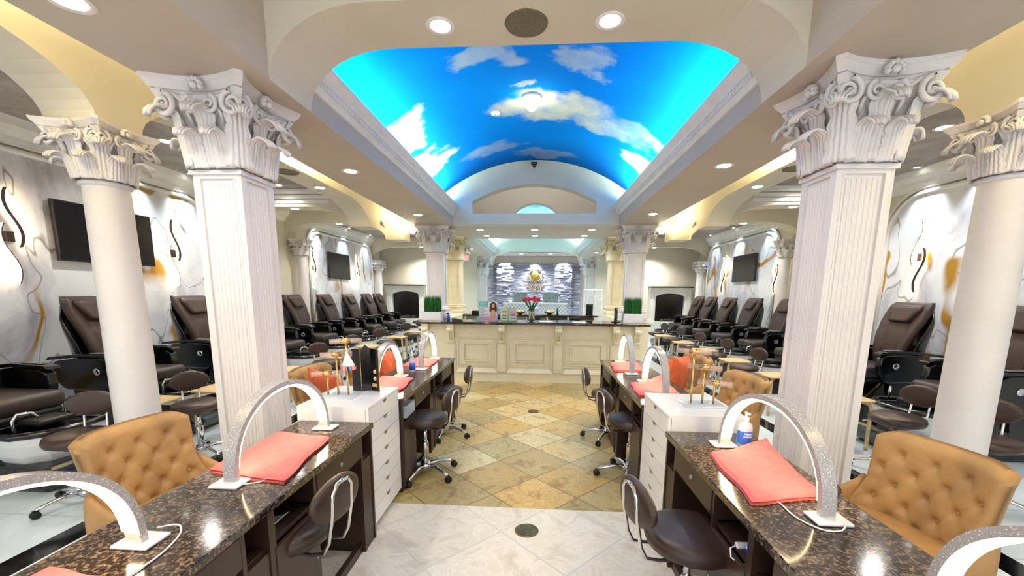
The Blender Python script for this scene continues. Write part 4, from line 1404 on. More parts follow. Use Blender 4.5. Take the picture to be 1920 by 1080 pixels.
# ================================================================ TUFTED ARMCHAIRS
def make_armchair(label):
    """faces local +x; the tufted inner face of the back looks to +x"""
    t_ = thing('tufted_armchair', label, 'armchair', (0, 0, 0), 0, 'tan tufted armchairs for the customers')
    btn = []
    rows = [(.775, (-.16, 0, .16)), (.695, (-.24, -.08, .08, .24)), (.615, (-.16, 0, .16)), (.535, (-.24, -.08, .08, .24)), (.46, (-.14, 0, .14))]
    for z, ys in rows:
        for y in ys: btn.append((y * (1 - .25 * (.775 - z)), z))
    H0, H1 = .36, .885
    def surf(u, v, front):
        yy = (u - .5) * 2
        z = H0 + (H1 - H0) * v
        hw = .275 + .035 * v + .34 * max(0, .50 - v) ** 1.6        # flares a little up, sweeps out to the arms
        # rounded upper corners
        y = yy * hw
        zt = z
        if v > .8:
            zt = z - .055 * max(0, abs(yy) - .62) ** 2 * 5 * (v - .8) * 5
        x = -.26 - .10 * v + .24 * (y * y) / .09 * .22 + .06 * max(0, .5 - v) * abs(yy) ** 3 * 3
        e = min(1, min(1 - abs(yy), 1 - v) / .10)
        th = .062 * math.sqrt(max(0, 1 - (1 - e) ** 2)) if e < 1 else .062
        if front:
            x += th
            for by, bz in btn:
                d2 = ((y - by) ** 2 + (z - bz) ** 2)
                x -= .022 * math.exp(-d2 / .0004) + .009 * math.exp(-d2 / .0018)
            # creases along the diamond diagonals
            q1 = abs(((y / .16 + (z - .775) / .16) + .5) % 1 - .5); q2 = abs(((y / .16 - (z - .775) / .16) + .5) % 1 - .5)
            if v < .86 and abs(yy) < .9: x -= .0035 * (math.exp(-(q1 / .05) ** 2) + math.exp(-(q2 / .05) ** 2))
        else:
            x -= th
        return (x, y, zt)
    nu, nv = 72, 60
    m_ = M().grid(nu, nv, lambda u, v: surf(u, v, True))
    fr = list(m_.v)
    o = len(fr)
    m2 = M().grid(nu, nv, lambda u, v: surf(u, v, False))
    m_.add(m2.v, [f[::-1] for f in m2.f], True)
    k = nu + 1
    ring = [i for i in range(k)] + [i * k + nu for i in range(1, nv + 1)] + [nv * k + i for i in range(nu - 1, -1, -1)] + [i * k for i in range(nv - 1, 0, -1)]
    for i in range(len(ring)):
        a, b = ring[i], ring[(i + 1) % len(ring)]
        m_.f.append((a, b, b + o, a + o)); m_.sm.append(True)
    back = m_.build('backrest', 'tan_suede', t_)
    b0 = None
    for by, bz in btn:
        v = (bz - H0) / (H1 - H0)
        hw = .275 + .035 * v + .34 * max(0, .50 - v) ** 1.6
        p = surf(.5 + by / hw / 2, v, True)
        if b0 is None:
            b0 = M().ball((0, 0, 0), .008, .0145, .0145, 12, 8).build('button', 'tan_suede', back); o2 = b0
        else:
            o2 = b0.copy(); col.objects.link(o2)
        o2.location = (p[0] + .003, p[1], p[2])
    # arms sweep from the back to the front
    for s in (-1, 1):
        def arm(u, v):
            a = v * 2 * PI
            x = -.24 + .48 * u
            top = .62 - .17 * u ** .7
            w_ = .034
            cy = s * (.315 + .015 * math.sin(u * PI))
            return (x + .0, cy + w_ * math.copysign(abs(math.cos(a)) ** .7, math.cos(a)), (top + .30) / 2 + (top - .30) / 2 * math.copysign(abs(math.sin(a)) ** .8, math.sin(a)))
        ar = M().grid(14, 20, arm)
        ar.f.append(tuple(j * 15 for j in range(20))); ar.sm.append(False)
        ar.f.append(tuple(j * 15 + 14 for j in range(20))[::-1]); ar.sm.append(False)
        ar.build('armrest', 'tan_suede', t_)
    M().rbox(-.27, .27, -.30, .30, .31, .47, .05, 4).build('seat', 'tan_suede', t_)
    for x, y in ((-.22, -.26), (-.22, .26), (.22, -.26), (.22, .26)):
        M().lathe([(.013, 0), (.022, .31)], (x, y, 0), 12).build('leg', 'espresso_wood', t_)
    return t_
ac = make_armchair('tan tufted armchair behind the near left table')
put(ac, (-1.80, 1.87, 0), R(-7))
ac.scale = (.90, .86, .985)
for loc, rz, lab in (((1.60, 1.86), 180 + 11, 'tan tufted armchair behind the near right table, closest to the camera on the right'),
                     ((-1.79, 3.52), -5, 'tan armchair holding an orange pillow behind the left white drawers'),
                     ((-1.79, 4.50), 0, 'tan armchair behind the far end of the far left table'),
                     ((1.55, 3.55), 180 + 9, 'tan tufted armchair left of the near right square column'),
                     ((1.55, 4.66), 180 + 6, 'tan armchair behind a leaning orange pillow at the far right table')):
    o = copy_tree(ac); put(o, (*loc, 0), R(rz), lab)

def pillow(loc, rot, label, w_=.40, th=.07):
    def f(u, v):
        a, b = (u - .5) * 2, (v - .5) * 2
        t_ = max(0, (1 - a ** 4) * (1 - b ** 4)) ** .5
        pin = 1 - .08 * (1 - min(1, abs(a) ** 2)) * abs(b) ** 3
        return (a, b, t_)
    m_ = M()
    n = 24
    def side(sg):
        def g(u, v):
            a, b, t_ = f(u, v)
            ca = a * w_ / 2 * (1 - .07 * (1 - a * a) * 0 - .06 * (1 - b * b) * 0) * (1 - .10 * (1 - abs(b)) * 0)
            x_ = a * w_ / 2 * (.90 + .10 * b * b); z_ = b * w_ / 2 * (.90 + .10 * a * a)
            return (sg * th * t_ + .004 * math.sin(9 * a + 4 * b) * t_, x_, z_)
        return g
    m_.grid(n, n, side(1)).grid(n, n, side(-1))
    o = m_.build('throw_pillow', 'pillow_orange')
    o.location = loc; o.rotation_euler = rot
    return tag(o, label, 'pillow', 'orange throw pillows')
pillow((-1.78, 3.30, .67), (R(4), R(-14), R(58)), 'orange pillow leaning in the tan armchair behind the left white drawers', .42)
pillow((-1.66, 4.42, .67), (0, R(-12), R(4)), 'orange pillow in the armchair behind the far left lit lamp', .42)
pillow((1.50, 4.42, .66), (R(-5), R(10), R(-38)), 'large orange pillow leaning in the tan armchair at the far right table', .46, .10)

# ================================================================ PEDICURE CHAIRS
def make_pedi(label):
    """faces local +x"""
    t_ = thing('pedicure_chair', label, 'pedicure chair', (0, 0, 0), 0, 'brown leather pedicure spa chairs')
    # base shell
    prof = [(-.40, 0), (.84, 0), (.91, .04), (.93, .13), (.88, .20), (.50, .215), (.30, .26), (.18, .40), (.10, .50), (-.32, .50), (-.42, .30)]
    M().prism(prof, -.30, .30).build('base_shell', 'black_gloss', t_, bevel=.03)
    # foot basin: faceted white tub with black rim
    tub = M()
    seg = [(-.30, -.22), (-.30, .22), (-.10, .33), (.12, .34), (.27, .22), (.31, 0), (.27, -.22), (.12, -.34), (-.10, -.33)]
    rings = []
    for k2, (e, z) in enumerate(((.74, .20), (.86, .27), (.96, .36), (1.0, .43), (.90, .43), (.78, .30), (.3, .26))):
        rings.append([(.56 + x * e, y * e, z) for x, y in seg])
    vs = [p for r_ in rings for p in r_]
    n = len(seg)
    fs = [(i * n + j, i * n + (j + 1) % n, (i + 1) * n + (j + 1) % n, (i + 1) * n + j) for i in range(len(rings) - 1) for j in range(n)]
    fs += [tuple(range(n))[::-1], tuple(range(len(vs) - n, len(vs)))]
    tub.add(vs, fs)
    tb = tub.build('foot_basin', 'basin_white', t_)
    M().tube([(.56 + x * .97, y * .97, .445) for x, y in seg], .028, 8, True).build('basin_rim', 'black_gloss', tb)
    m_ = M().prism([(.56 + x * .86, y * .86) for x, y in seg], .405, .428, 'xy')
    m_.build('basin_liner', 'black_gloss', tb)
    # foot rest and tap
    M().rbox(.46, .66, -.13, .13, .46, .51, .02).build('footrest', 'black_matte', t_)
    M().tube([(.62, -.26, .46), (.62, -.26, .55), (.64, -.24, .60), (.68, -.18, .60), (.70, -.15, .55)], .011, 8).build('faucet', 'chrome', t_)
    M().tube([(.42, .24, .45), (.40, .27, .56), (.44, .29, .60), (.50, .30, .58), (.52, .30, .48)], .010, 8).build('sprayer', 'chrome', t_)
    # arm shells
    for s in (-1, 1):
        prof = [(-.36, .52), (-.30, .50), (.12, .48), (.20, .56), (.235, .70), (.225, .80), (.16, .835), (-.10, .845), (-.42, .80), (-.47, .74), (-.44, .60)]
        a_ = M().prism(prof, s * .30, s * .385).build('arm_panel', 'black_gloss', t_, bevel=.02)
        M().prism([(-.50, .81), (-.10, .85), (.20, .842), (.255, .83), (.25, .86), (.18, .875), (-.10, .885), (-.46, .845)], s * .285, s * .40).build('arm_top', 'black_gloss', a_, bevel=.01)
        M().lathe([(.036, 0), (.036, s * .010), (.028, s * .016), (0, s * .014)], (.05, s * .385, .70), 24, 'y').build('knob', 'chrome', a_)
        M().rbox(-.02, .17, s * .343 - .03, s * .343 + .03, .882, .890, .004, 2).build('control_strip', 'steel_grey', a_)
        # support under the arm down to the base
        M().prism([(-.30, .52), (.06, .50), (.02, .30), (-.28, .30)], s * .295, s * .34).build('arm_support', 'black_gloss', a_)
    # seat cushion
    M().rbox(-.30, .42, -.285, .285, .53, .675, .05, 4).build('seat_cushion', 'grey_leather', t_)
    M().rbox(.02, .40, -.26, .26, .47, .54, .03, 3).build('seat_apron', 'black_matte', t_)
    # back: leather front on a curved black shell
    def prof_x(v):   # front surface x at height v
        return -.19 - .17 * v ** 1.2 + .045 * math.sin(v * PI * 1.3)
    def bk(u, v, front):
        yy = (u - .5) * 2
        z = .60 + .86 * v
        hw = .19 + .10 * min(1, v / .72) ** 1.1 - (.03 * max(0, v - .90) / .10 if v > .90 else 0)
        e = min(1, min(1 - abs(yy), (1 - v) * 2) / .14)
        rd = math.sqrt(max(0, 1 - (1 - e) ** 2)) if e < 1 else 1
        x = prof_x(v)
        if front:
            x += .05 * rd + .03 * abs(yy) ** 3 * (1 if v > .3 else v / .3)
            x -= .012 * math.exp(-((abs(yy) - .52) / .05) ** 2) * (1 if v < .78 else 0)
            x -= .010 * math.exp(-((v - .62) / .012) ** 2)
        else:
            x -= .03 * rd
        return (x, yy * hw, z)
    nu, nv = 28, 36
    m_ = M().grid(nu, nv, lambda u, v: bk(u, v, True))
    o = len(m_.v)
    m2 = M().grid(nu, nv, lambda u, v: bk(u, v, False))
    m_.add(m2.v, [f[::-1] for f in m2.f], True)
    k = nu + 1
    ring = [i for i in range(k)] + [i * k + nu for i in range(1, nv + 1)] + [nv * k + i for i in range(nu - 1, -1, -1)] + [i * k for i in range(nv - 1, 0, -1)]
    for i in range(len(ring)):
        a, b = ring[i], ring[(i + 1) % len(ring)]
        m_.f.append((a, b, b + o, a + o)); m_.sm.append(True)
    back = m_.build('backrest', 'brown_leather', t_)
    # shell behind
    def sh(u, v):
        yy = (u - .5) * 2
        z = .56 + .80 * v
        hw = .235 + .085 * min(1, v / .7) - .06 * max(0, v - .85) / .15
        return (prof_x(v * .93) - .02 - (.20 * (1 - v) ** .6 + .10 * (1 - v ** 5)) * (1 - abs(yy) ** 5), yy * hw, z)
    M().grid(20, 24, sh).build('back_shell', 'black_gloss', t_, solid=.015)
    # headrest pillow: trapezoid with piping
    hp = [(-.205, .10), (-.22, .05), (-.13, -.115), (.13, -.115), (.22, .05), (.205, .10)]
    def hx(z): return prof_x((z - .60) / .86) + .085
    zc = 1.325
    m_ = M()
    def pil(u, v):
        z = -.115 + .215 * v
        hw = .13 + .09 * min(1, v / .75) if v < .75 else .22 - .015 * (v - .75) / .25
        yy = (u - .5) * 2
        e = min(1, min(1 - abs(yy), min(v, 1 - v) * 2) / .25)
        return (hx(zc + z) - .03 + .05 * math.sqrt(max(0, 1 - (1 - e) ** 2)), yy * hw, zc + z)
    hd = M().grid(18, 12, pil).build('headrest', 'brown_leather', back, solid=.01)
    outl = [pil(0, j / 10) for j in range(11)] + [pil(i / 12, 1) for i in range(1, 13)] + [pil(1, 1 - j / 10) for j in range(1, 11)] + [pil(1 - i / 12, 0) for i in range(1, 12)]
    M().tube([(p[0] + .004, p[1], p[2]) for p in outl], .005, 6, True).build('piping', 'grey_leather', hd)
    return t_
L_Y = [2.98, 4.23, 5.53, 6.76, 7.97, 9.21, 10.41, 11.55, 12.38]
R_Y = [4.22, 5.51, 6.76, 8.02, 9.30, 10.44, 11.52, 12.38]
lab_l = ['brown pedicure chair cut by the left frame edge', 'brown pedicure chair behind the left round column', 'brown pedicure chair between the left round and square columns',
         'brown pedicure chair hidden behind the left square column', 'brown pedicure chair directly right of the left square column', 'brown pedicure chair below the far left television',
         'brown pedicure chair under the farthest left wall sconce', 'second last brown pedicure chair of the left row', 'last pedicure chair of the left row beside the fireplace']
lab_r = ['brown pedicure chair at the right frame edge behind the round column', 'brown pedicure chair between the two near right columns', 'brown pedicure chair just left of the right square column',
         'brown pedicure chair under the far right television, nearer side', 'brown pedicure chair under the far right television, farther side', 'brown pedicure chair third from the right fireplace',
         'brown pedicure chair second from the right fireplace', 'last pedicure chair of the right row before the fireplace']
pc = make_pedi(lab_l[0])
put(pc, (-4.56, L_Y[0], 0), 0)
for y, lab in list(zip(L_Y, lab_l))[1:]:
    put(copy_tree(pc), (-4.56, y, 0), 0, lab)
for y, lab in zip(R_Y, lab_r):
    put(copy_tree(pc), (4.38, y, 0), PI, lab)
# tablet tray items: blue glowing remotes hanging by the right stools
for i, (x, y) in enumerate(((3.30, 5.75), (3.33, 7.05), (3.36, 8.26))):
    pass

# ================================================================ WALL THINGS
for s, nm, y0 in ((-1, 'near left', 4.24), (-1, 'far left', 10.1), (1, 'far right', 10.03)):
    xw = X(s, 5.19)
    t_ = thing('television', 'black flat television on the %s marble wall' % nm, 'television', (xw, y0 + .56, 2.17), 0, 'wall televisions')
    x0, x1 = sorted((0 - s * .03, -s * .075))
    M().box(x0, x1, -.56, .56, -.325, .325, .0).build('bezel', 'black_matte', t_, bevel=.004)
    x0, x1 = sorted((-s * .075, -s * .078))
    M().box(x0, x1, -.545, .545, -.31, .31).build('screen', 'screen_black', t_)
    x0, x1 = sorted((0, -s * .03))
    M().box(x0, x1, -.2, .2, -.15, .15).build('wall_mount', 'black_matte', t_)

def sconce(s, y, label):
    """two wavy bars, one glowing towards the camera, one away from it"""
    t_ = thing('wave_wall_sconce', label, 'wall sconce', (X(s, 5.19), y, 2.05), 0, 'wavy wall sconces')
    xd = -s
    M().box(min(0, xd * .05), max(0, xd * .05), -.03, .03, -.05, .05, .0).build('wall_mount', 'espresso_wood', t_, bevel=.004)
    for k2, (z0, z1, yo, em) in enumerate(((-.10, .47, .035, 1), (-.46, .12, -.035, -1))):
        pts = []
        for i in range(25):
            u = i / 24
            z = z0 + (z1 - z0) * u
            pts.append((xd * .055, yo + .055 * math.sin((u - .5) * 2 * PI * .85) * (-1) , z))
        m_ = M().band(pts, (1, 0, 0), .03, .012, lambda p: Vector((0, 1, 0)))
        bar = m_.build('wave_bar', 'espresso_wood', t_)
        e = em if s < 0 else -em
        g = [(p[0], p[1] + (.012 if e > 0 else 0), p[2]) for p in pts]
        M().band(g, (1, 0, 0), .026, .006 * e, lambda p: Vector((0, 1, 0))).build('led_strip', 'sconce_glow', bar)
    return t_
sconce(-1, 3.86, 'wavy lit wall sconce at the left frame edge')
sconce(-1, 5.70, 'wavy lit wall sconce right of the near left television')
sconce(-1, 9.38, 'wavy lit wall sconce left of the far left television')
sconce(-1, 11.75, 'wavy lit wall sconce right of the far left television')
sconce(1, 5.90, 'wavy lit wall sconce between the two near right columns')
sconce(1, 9.22, 'wavy lit wall sconce right of the far right television')
sconce(1, 11.75, 'wavy lit wall sconce left of the far right television')

def fireplace(x0, x1, label):
    cx = (x0 + x1) / 2; W = x1 - x0
    t_ = thing('fireplace', label, 'fireplace', (cx, Y_FAR, .62), 0, 'white mantel fireplaces')
    hw = W / 2
    M().box(-hw - .03, hw + .03, -.30, 0, 1.10, 1.14).build('mantel_shelf', 'mantel_dark', t_, bevel=.008)
    m_ = M()
    ow, oz, oz1 = hw - .19, .14, .80
    pts = [(-hw, 0), (-ow, 0), (-ow, oz1)] + [(ow * math.sin(R(a)), oz1 + .12 * math.cos(R(a)) ** 1.0) for a in range(-80, 81, 10)] + [(ow, oz1), (ow, 0), (hw, 0), (hw, 1.02), (-hw, 1.02)]
    m_.prism(pts, -.16, 0)
    m_.box(-hw - .015, hw + .015, -.20, 0, 1.02, 1.06).box(-hw + .0, hw, -.24, 0, 1.06, 1.10)
    m_.box(-hw, -hw + .14, -.185, -.16, .06, .88).box(hw - .14, hw, -.185, -.16, .06, .88)
    m_.box(-hw - .01, -hw + .15, -.20, -.16, 0, .07).box(hw - .15, hw + .01, -.20, -.16, 0, .07)
    m_.box(-hw - .01, -hw + .15, -.20, -.16, .88, 1.02).box(hw - .15, hw + .01, -.20, -.16, .88, 1.02)
    n = 22
    for i in range(n):
        x = -hw + .2 + (W - .4) * i / (n - 1)
        m_.box(x - .008, x + .008, -.175, -.16, .965, 1.0)
    m_.build('surround', 'trim_white', t_)
    M().box(-hw - .04, hw + .04, -.34, 0, -.0, .012).build('hearth', 'trim_white', t_)
    m_ = M().box(-ow, ow, -.03, -.01, .0, .93)
    m_.build('firebox', 'fire_black', t_)
    m_ = M()
    for i in range(5):
        m_.tube([(-.25 + i * .1, -.08 + .02 * (i % 2), .05), (-.12 + i * .1, -.06, .07 + .02 * (i % 3))], .028, 8)
    m_.build('logs', 'espresso_wood', t_)
    return t_
fireplace(-5.06, -3.78, 'white mantel fireplace with black opening at the far left')
fireplace(3.61, 4.90, 'white mantel fireplace with black opening at the far right')

# ================================================================ RECEPTION COUNTER
t_ = thing('reception_counter', 'long cream panelled reception counter with dark granite top', 'reception desk', (-.12, 6.95, 0))
cm = M().box(-1.85, 1.85, 0, .50, 0, 1.0)
cx = -0.12
body = cm.build('counter_body', 'cream_paint', t_)
M().box(-2.0, 1.99, -.12, .62, 1.0, 1.04).build('countertop', 'counter_granite', t_, bevel=.008)
M().box(-1.87, 1.87, -.012, .0, 0, .16).box(-1.87, 1.87, -.02, .0, 0, .02).build('plinth', 'cream_paint', t_)
# panels
pil_x = [-1.36, -.48, .48, 1.44]
m_ = M()
for i in range(3):
    a, b = pil_x[i] + .10, pil_x[i + 1] - .10
    z0, z1 = .26, .78
    def frame(x0, x1, za, zb, w_, dep):
        m_.box(x0, x1, -dep, 0, za, za + w_).box(x0, x1, -dep, 0, zb - w_, zb)
        m_.box(x0, x0 + w_, -dep, 0, za + w_, zb - w_).box(x1 - w_, x1, -dep, 0, za + w_, zb - w_)
    frame(a, b, z0, z1, .02, .016)
    frame(a + .03, b - .03, z0 + .03, z1 - .03, .012, .010)
    frame(a + .11, b - .11, z0 + .09, z1 - .10, .022, .022)
    frame(a + .14, b - .14, z0 + .12, z1 - .13, .010, .012)
    # sloped lower ledge
    m_.add([(a - .02, -.035, .16), (b + .02, -.035, .16), (b + .02, 0, .16), (a - .02, 0, .16), (a + .05, -.002, .245), (b - .05, -.002, .245), (b - .05, 0, .245), (a + .05, 0, .245)],
           [(0, 1, 5, 4), (1, 2, 6, 5), (2, 3, 7, 6), (3, 0, 4, 7), (4, 5, 6, 7), (3, 2, 1, 0)])
m_.build('panel_moulding', 'cream_paint', t_)
for x in pil_x:
    M().box(x - .075, x + .075, -.03, 0, .17, .66).box(x - .05, x + .05, -.038, -.03, .21, .62).build('pilaster', 'cream_paint', t_)
# corbels
cb0 = None
for x in [-1.80] + pil_x + [1.80]:
    if cb0 is None:
        prof = [(0, .64), (-.03, .64), (-.045, .67), (-.03, .70), (-.035, .76), (-.06, .82), (-.095, .87), (-.105, .91), (-.09, .94), (-.10, .955), (-.10, 1.0), (0, 1.0)]
        mm = M().prism([(p[0], p[1]) for p in prof], -.055, .055, 'yz')
        mm.tube([(-.06, -.10 + 0, .90), (.06, -.10, .90)], .030, 14)
        mm.tube([(-.05, -.045, .70), (.05, -.045, .70)], .022, 12)
        for dx in (-.028, 0, .028):
            mm.tube([(dx, -.095, .865), (dx, -.066, .80), (dx, -.040, .74), (dx, -.036, .69)], .009, 6)
        mm.ball((0, -.125, .90), .022, .012, .022, 10, 8)
        cb0 = mm.build('corbel', 'cream_paint', t_); o = cb0
    else:
        o = cb0.copy(); col.objects.link(o)
    o.location = (x, 0, 0)
CT = 1.041
# inner work desk and back counter
t_ = thing('back_counter', 'dark topped back counter with open shelves behind the reception desk', 'counter', (-.15, 9.0, 0))
M().box(-1.5, 1.45, -.15, .32, 1.02, 1.055).build('countertop', 'counter_granite', t_, bevel=.006)
m_ = M().box(-1.45, 1.40, .25, .28, 0, 1.02)
for x in (-1.45, -1.0, -.55, -.1, .35, .8, 1.37): m_.box(x, x + .03, -.10, .25, 0, 1.02)
m_.box(-1.45, 1.40, -.10, .25, .68, .70).box(-1.45, 1.40, -.10, .25, .3, .32)
m_.build('shelving', 'cream_paint', t_)
for i, (x, w_, mt) in enumerate(((-.95, .35, 'black_matte'), (-.05, .3, 'black_matte'), (.40, .16, 'espresso_wood'), (.60, .17, 'corridor_paint'), (.86, .2, 'screen_black'), (1.1, .22, 'corridor_paint'))):
    o = M().box(-w_ / 2, w_ / 2, -.06, .1, 0, .26, .01).build('storage_box', mt)
    o.location = (-.15 + x + .12, 9.04, .70)
    tag(o, '%s storage box on the back counter shelf, %s from the left' % (['black', 'black', 'brown', 'beige', 'dark blue', 'beige'][i], ['first', 'second', 'third', 'fourth', 'fifth', 'sixth'][i]), 'box', 'storage boxes on the back counter shelf')
for x, nm in ((-.38, 'left'), (.26, 'right')):
    t_ = thing('gold_bowl', '%s gold boat shaped bowl on the back counter' % nm, 'bowl', (x, 9.02, 1.056), 0, 'gold bowls on the back counter')
    M().lathe([(0, 0), (.04, 0), (.045, .012), (.10, .04), (.13, .075), (.125, .075), (.095, .045), (0, .02)], n=24).build('bowl', 'brass_emblem', t_)
    for q in range(7):
        a = q * .9
        M().ball((.06 * math.cos(a), .05 * math.sin(a), .075), .025, n=10, m_=6).build('ornament', 'white_lacquer' if q % 2 else 'gold_metal', t_)
o = M().lathe([(0, 0), (.022, 0), (.022, .13), (.018, .16), (0, .165)], n=14).build('bottle', 'leaf_green'); o.location = (.44, 9.05, 1.056)
tag(o, 'slim dark green bottle beside the right gold bowl', 'bottle')
# card terminal and dark monitors on the desk
def terminal(x, y, z, rz, label):
    t_ = thing('desk_monitor', label, 'monitor', (x, y, z), R(rz))
    M().rbox(-.075, .075, -.02, .02, .0, .25, .015).build('screen_housing', 'black_gloss', t_)
    M().box(-.06, .06, -.0225, -.02, .03, .22).build('screen', 'screen_black', t_)
    M().lathe([(.08, 0), (.08, .008), (.02, .014)], n=20).build('foot', 'black_matte', t_)
    return t_
terminal(1.12, 8.96, 1.056, 0, 'black rounded speaker like display on the back counter, right of the bowls')
terminal(1.36, 7.2, CT, 70, 'black tilted payment screen at the right end of the counter')
t_ = thing('payment_terminal', 'small black payment terminal on the left end of the counter', 'payment terminal', (-1.40, 7.1, CT))
M().prism([(-.09, 0), (.09, 0), (.09, .02), (-.09, .045)], -.05, .05).build('body', 'black_gloss', t_)
M().box(-.07, -.01, -.04, .04, .038, .042).build('screen', 'screen_black', t_)
t_ = thing('sanitizer_bottle', 'small dark blue spray bottle on the left end of the counter', 'bottle', (-1.56, 7.1, CT))
M().lathe([(0, 0), (.028, 0), (.028, .08), (.012, .10), (.012, .11)], n=16).build('bottle', 'blue_label', t_)
M().box(-.03, .012, -.01, .01, .11, .135).build('trigger', 'black_matte', t_)
t_ = thing('tissue_box', 'dark blue tissue box with white tissue behind the counter menu', 'tissue box', (-1.33, 8.9, 1.056))
M().box(-.10, .10, -.06, .06, 0, .08, .008).build('box', 'screen_black', t_)
M().grid(6, 6, lambda u, v: ((u - .5) * .1, (v - .5) * .05, .08 + .06 * math.exp(-8 * (u - .5) ** 2))).build('tissue', 'paper_white', t_, solid=.002)
# planters with grass
def planter(x, y, label):
    t_ = thing('grass_planter', label, 'planter', (x, y, CT), 0, 'grass planters on the counter')
    m_ = M()
    m_.add([(-.17, -.09, 0), (.17, -.09, 0), (.17, .09, 0), (-.17, .09, 0), (-.155, -.09, .15), (.155, -.09, .15), (.155, .09, .15), (-.155, .09, .15),
            (-.145, -.08, .15), (.145, -.08, .15), (.145, .08, .15), (-.145, .08, .15), (-.145, -.08, .12), (.145, -.08, .12), (.145, .08, .12), (-.145, .08, .12)],
           [(3, 2, 1, 0), (0, 1, 5, 4), (1, 2, 6, 5), (2, 3, 7, 6), (3, 0, 4, 7), (4, 5, 9, 8), (5, 6, 10, 9), (6, 7, 11, 10), (7, 4, 8, 11), (8, 9, 13, 12), (9, 10, 14, 13), (10, 11, 15, 14), (11, 8, 12, 15), (12, 13, 14, 15)])
    m_.build('pot', 'white_lacquer', t_)
    g = M()
    rnd = random.Random(int(x * 10))
    for i in range(900):
        bx, by = rnd.uniform(-.14, .14), rnd.uniform(-.075, .075)
        h = rnd.uniform(.27, .335); tw = rnd.uniform(0, PI); lx, ly = rnd.uniform(-.012, .012), rnd.uniform(-.012, .012)
        w_ = .0028
        c, s = math.cos(tw) * w_, math.sin(tw) * w_
        g.add([(bx - c, by - s, .12), (bx + c, by + s, .12), (bx + lx * .5 + c * .8, by + ly * .5 + s * .8, .12 + h * .6), (bx + lx * .5 - c * .8, by + ly * .5 - s * .8, .12 + h * .6), (bx + lx, by + ly, .12 + h)],
              [(0, 1, 2, 3), (3, 2, 4)])
    tag(g.build('grass', 'grass_green', t_), kind='stuff')
    return t_
planter(-1.86, 7.2, 'white pot of tall green grass on the left end of the counter')
planter(1.64, 7.2, 'white pot of tall green grass on the right end of the counter')
# tulips
t_ = thing('tulip_vase', 'glass vase of red tulips tied with a beige ribbon on the counter', 'vase of flowers', (-.10, 7.08, CT))
M().lathe([(.0, .003), (.055, .003), (.06, .02), (.055, .10), (.045, .16), (.060, .22), (.056, .22), (.041, .16), (.050, .10), (.054, .02), (0, .010)], n=28).build('vase', 'clear_glass', t_)
rnd = random.Random(5)
for i in range(13):
    a = i * 2.4; r_ = .030 + .022 * math.sqrt(i)
    tip = (math.cos(a) * r_ * 1.45, math.sin(a) * r_ * 1.1, .405 - r_ * .5)
    st = M().tube([(math.cos(a) * -.02, math.sin(a) * -.02, .03), (math.cos(a) * .012, math.sin(a) * .012, .2), tip], .004, 6).build('stem', 'leaf_green', t_)
    h = M()
    for q in range(5):
        an = a + q * 2 * PI / 5
        h.ball((tip[0] + .009 * math.cos(an), tip[1] + .009 * math.sin(an), tip[2] + .018), .015, .015, .030, 8, 6)
    h.build('tulip_head', 'tulip_red', st)
for i in range(10):
    a = i * .63
    def lf(u, v):
        r_ = .02 + .11 * v; w_ = .016 * math.sin(PI * min(1, v * .9 + .1))
        return (math.cos(a) * r_ - math.sin(a) * (u - .5) * 2 * w_, math.sin(a) * r_ * .8 + math.cos(a) * (u - .5) * 2 * w_, .19 + .17 * v)
    M().grid(2, 6, lf).build('leaf', 'leaf_green', t_, solid=.002)
rb = M().tube([(.048 * math.cos(R(a)), .048 * math.sin(R(a)), .165) for a in range(0, 360, 20)], .010, 8, True)
for sg in (-1, 1):
    rb.add([(0, -.052, .165), (sg * .05, -.058, .19), (sg * .065, -.058, .165), (sg * .045, -.056, .145)], [(0, 1, 2, 3)])
    rb.add([(0, -.053, .165), (sg * .022, -.056, .16), (sg * .055, -.058, .05), (sg * .028, -.058, .045)], [(0, 1, 2, 3)])
rb.build('ribbon', 'ribbon_beige', t_)
# menus and cards
t_ = thing('service_menu', 'teal and white upright service menu with a portrait of a woman', 'menu', (-.86, 7.16, CT))
def box(m_, x0, x1, y0, y1, z0, z1): return m_.box(x0, x1, y0, y1, z0, z1)
M().box(-.17, .16, 0, .012, 0, .345).build('frame', 'teal_card', t_)
M().box(-.155, -.01, -.003, 0, .03, .24).build('text_sheet', 'paper_white', t_)
M().box(-.155, .0, -.003, 0, .25, .33).build('heading_band', 'teal_card', t_)
m_ = M()
for i in range(9):
    m_.box(-.145, -.03 - .02 * (i % 3), -.005, -.003, .05 + i * .02, .056 + i * .02)
m_.build('text_lines', 'grey_plastic', t_)
ph = M().box(.0, .155, -.003, 0, .01, .335).build('portrait', 'paper_white', t_)
M().ball((.085, -.004, .255), .062, .004, .075, 16, 10).build('hair', 'hair_brown', ph)
M().ball((.085, -.010, .262), .026, .003, .036, 14, 8).build('face', 'skin_tone', ph)
M().prism([(.03, .01), (.14, .01), (.135, .13), (.11, .19), (.06, .19), (.035, .13)], -.011, -.003).build('torso', 'skin_tone', ph)
for sg in (-1, 1):
    M().ball((.085 + sg * .045, -.009, .205), .022, .004, .055, 12, 8).build('hair', 'hair_brown', ph)
t_ = thing('promo_card', 'pastel turquoise, lilac and yellow card lying before the menu', 'card', (-.87, 7.02, CT))
for i, (a, b, mt) in enumerate(((-.18, -.10, 'teal_card'), (-.10, .04, 'pink_card'), (.04, .10, 'ribbon_beige'), (.10, .17, 'pink_card'))):
    M().box(a, b, 0, .006, 0, .085).build('card_panel', mt, t_)
t_ = thing('color_booklet', 'open green booklet with nail colour bars on the counter', 'booklet', (-.50, 7.08, CT))
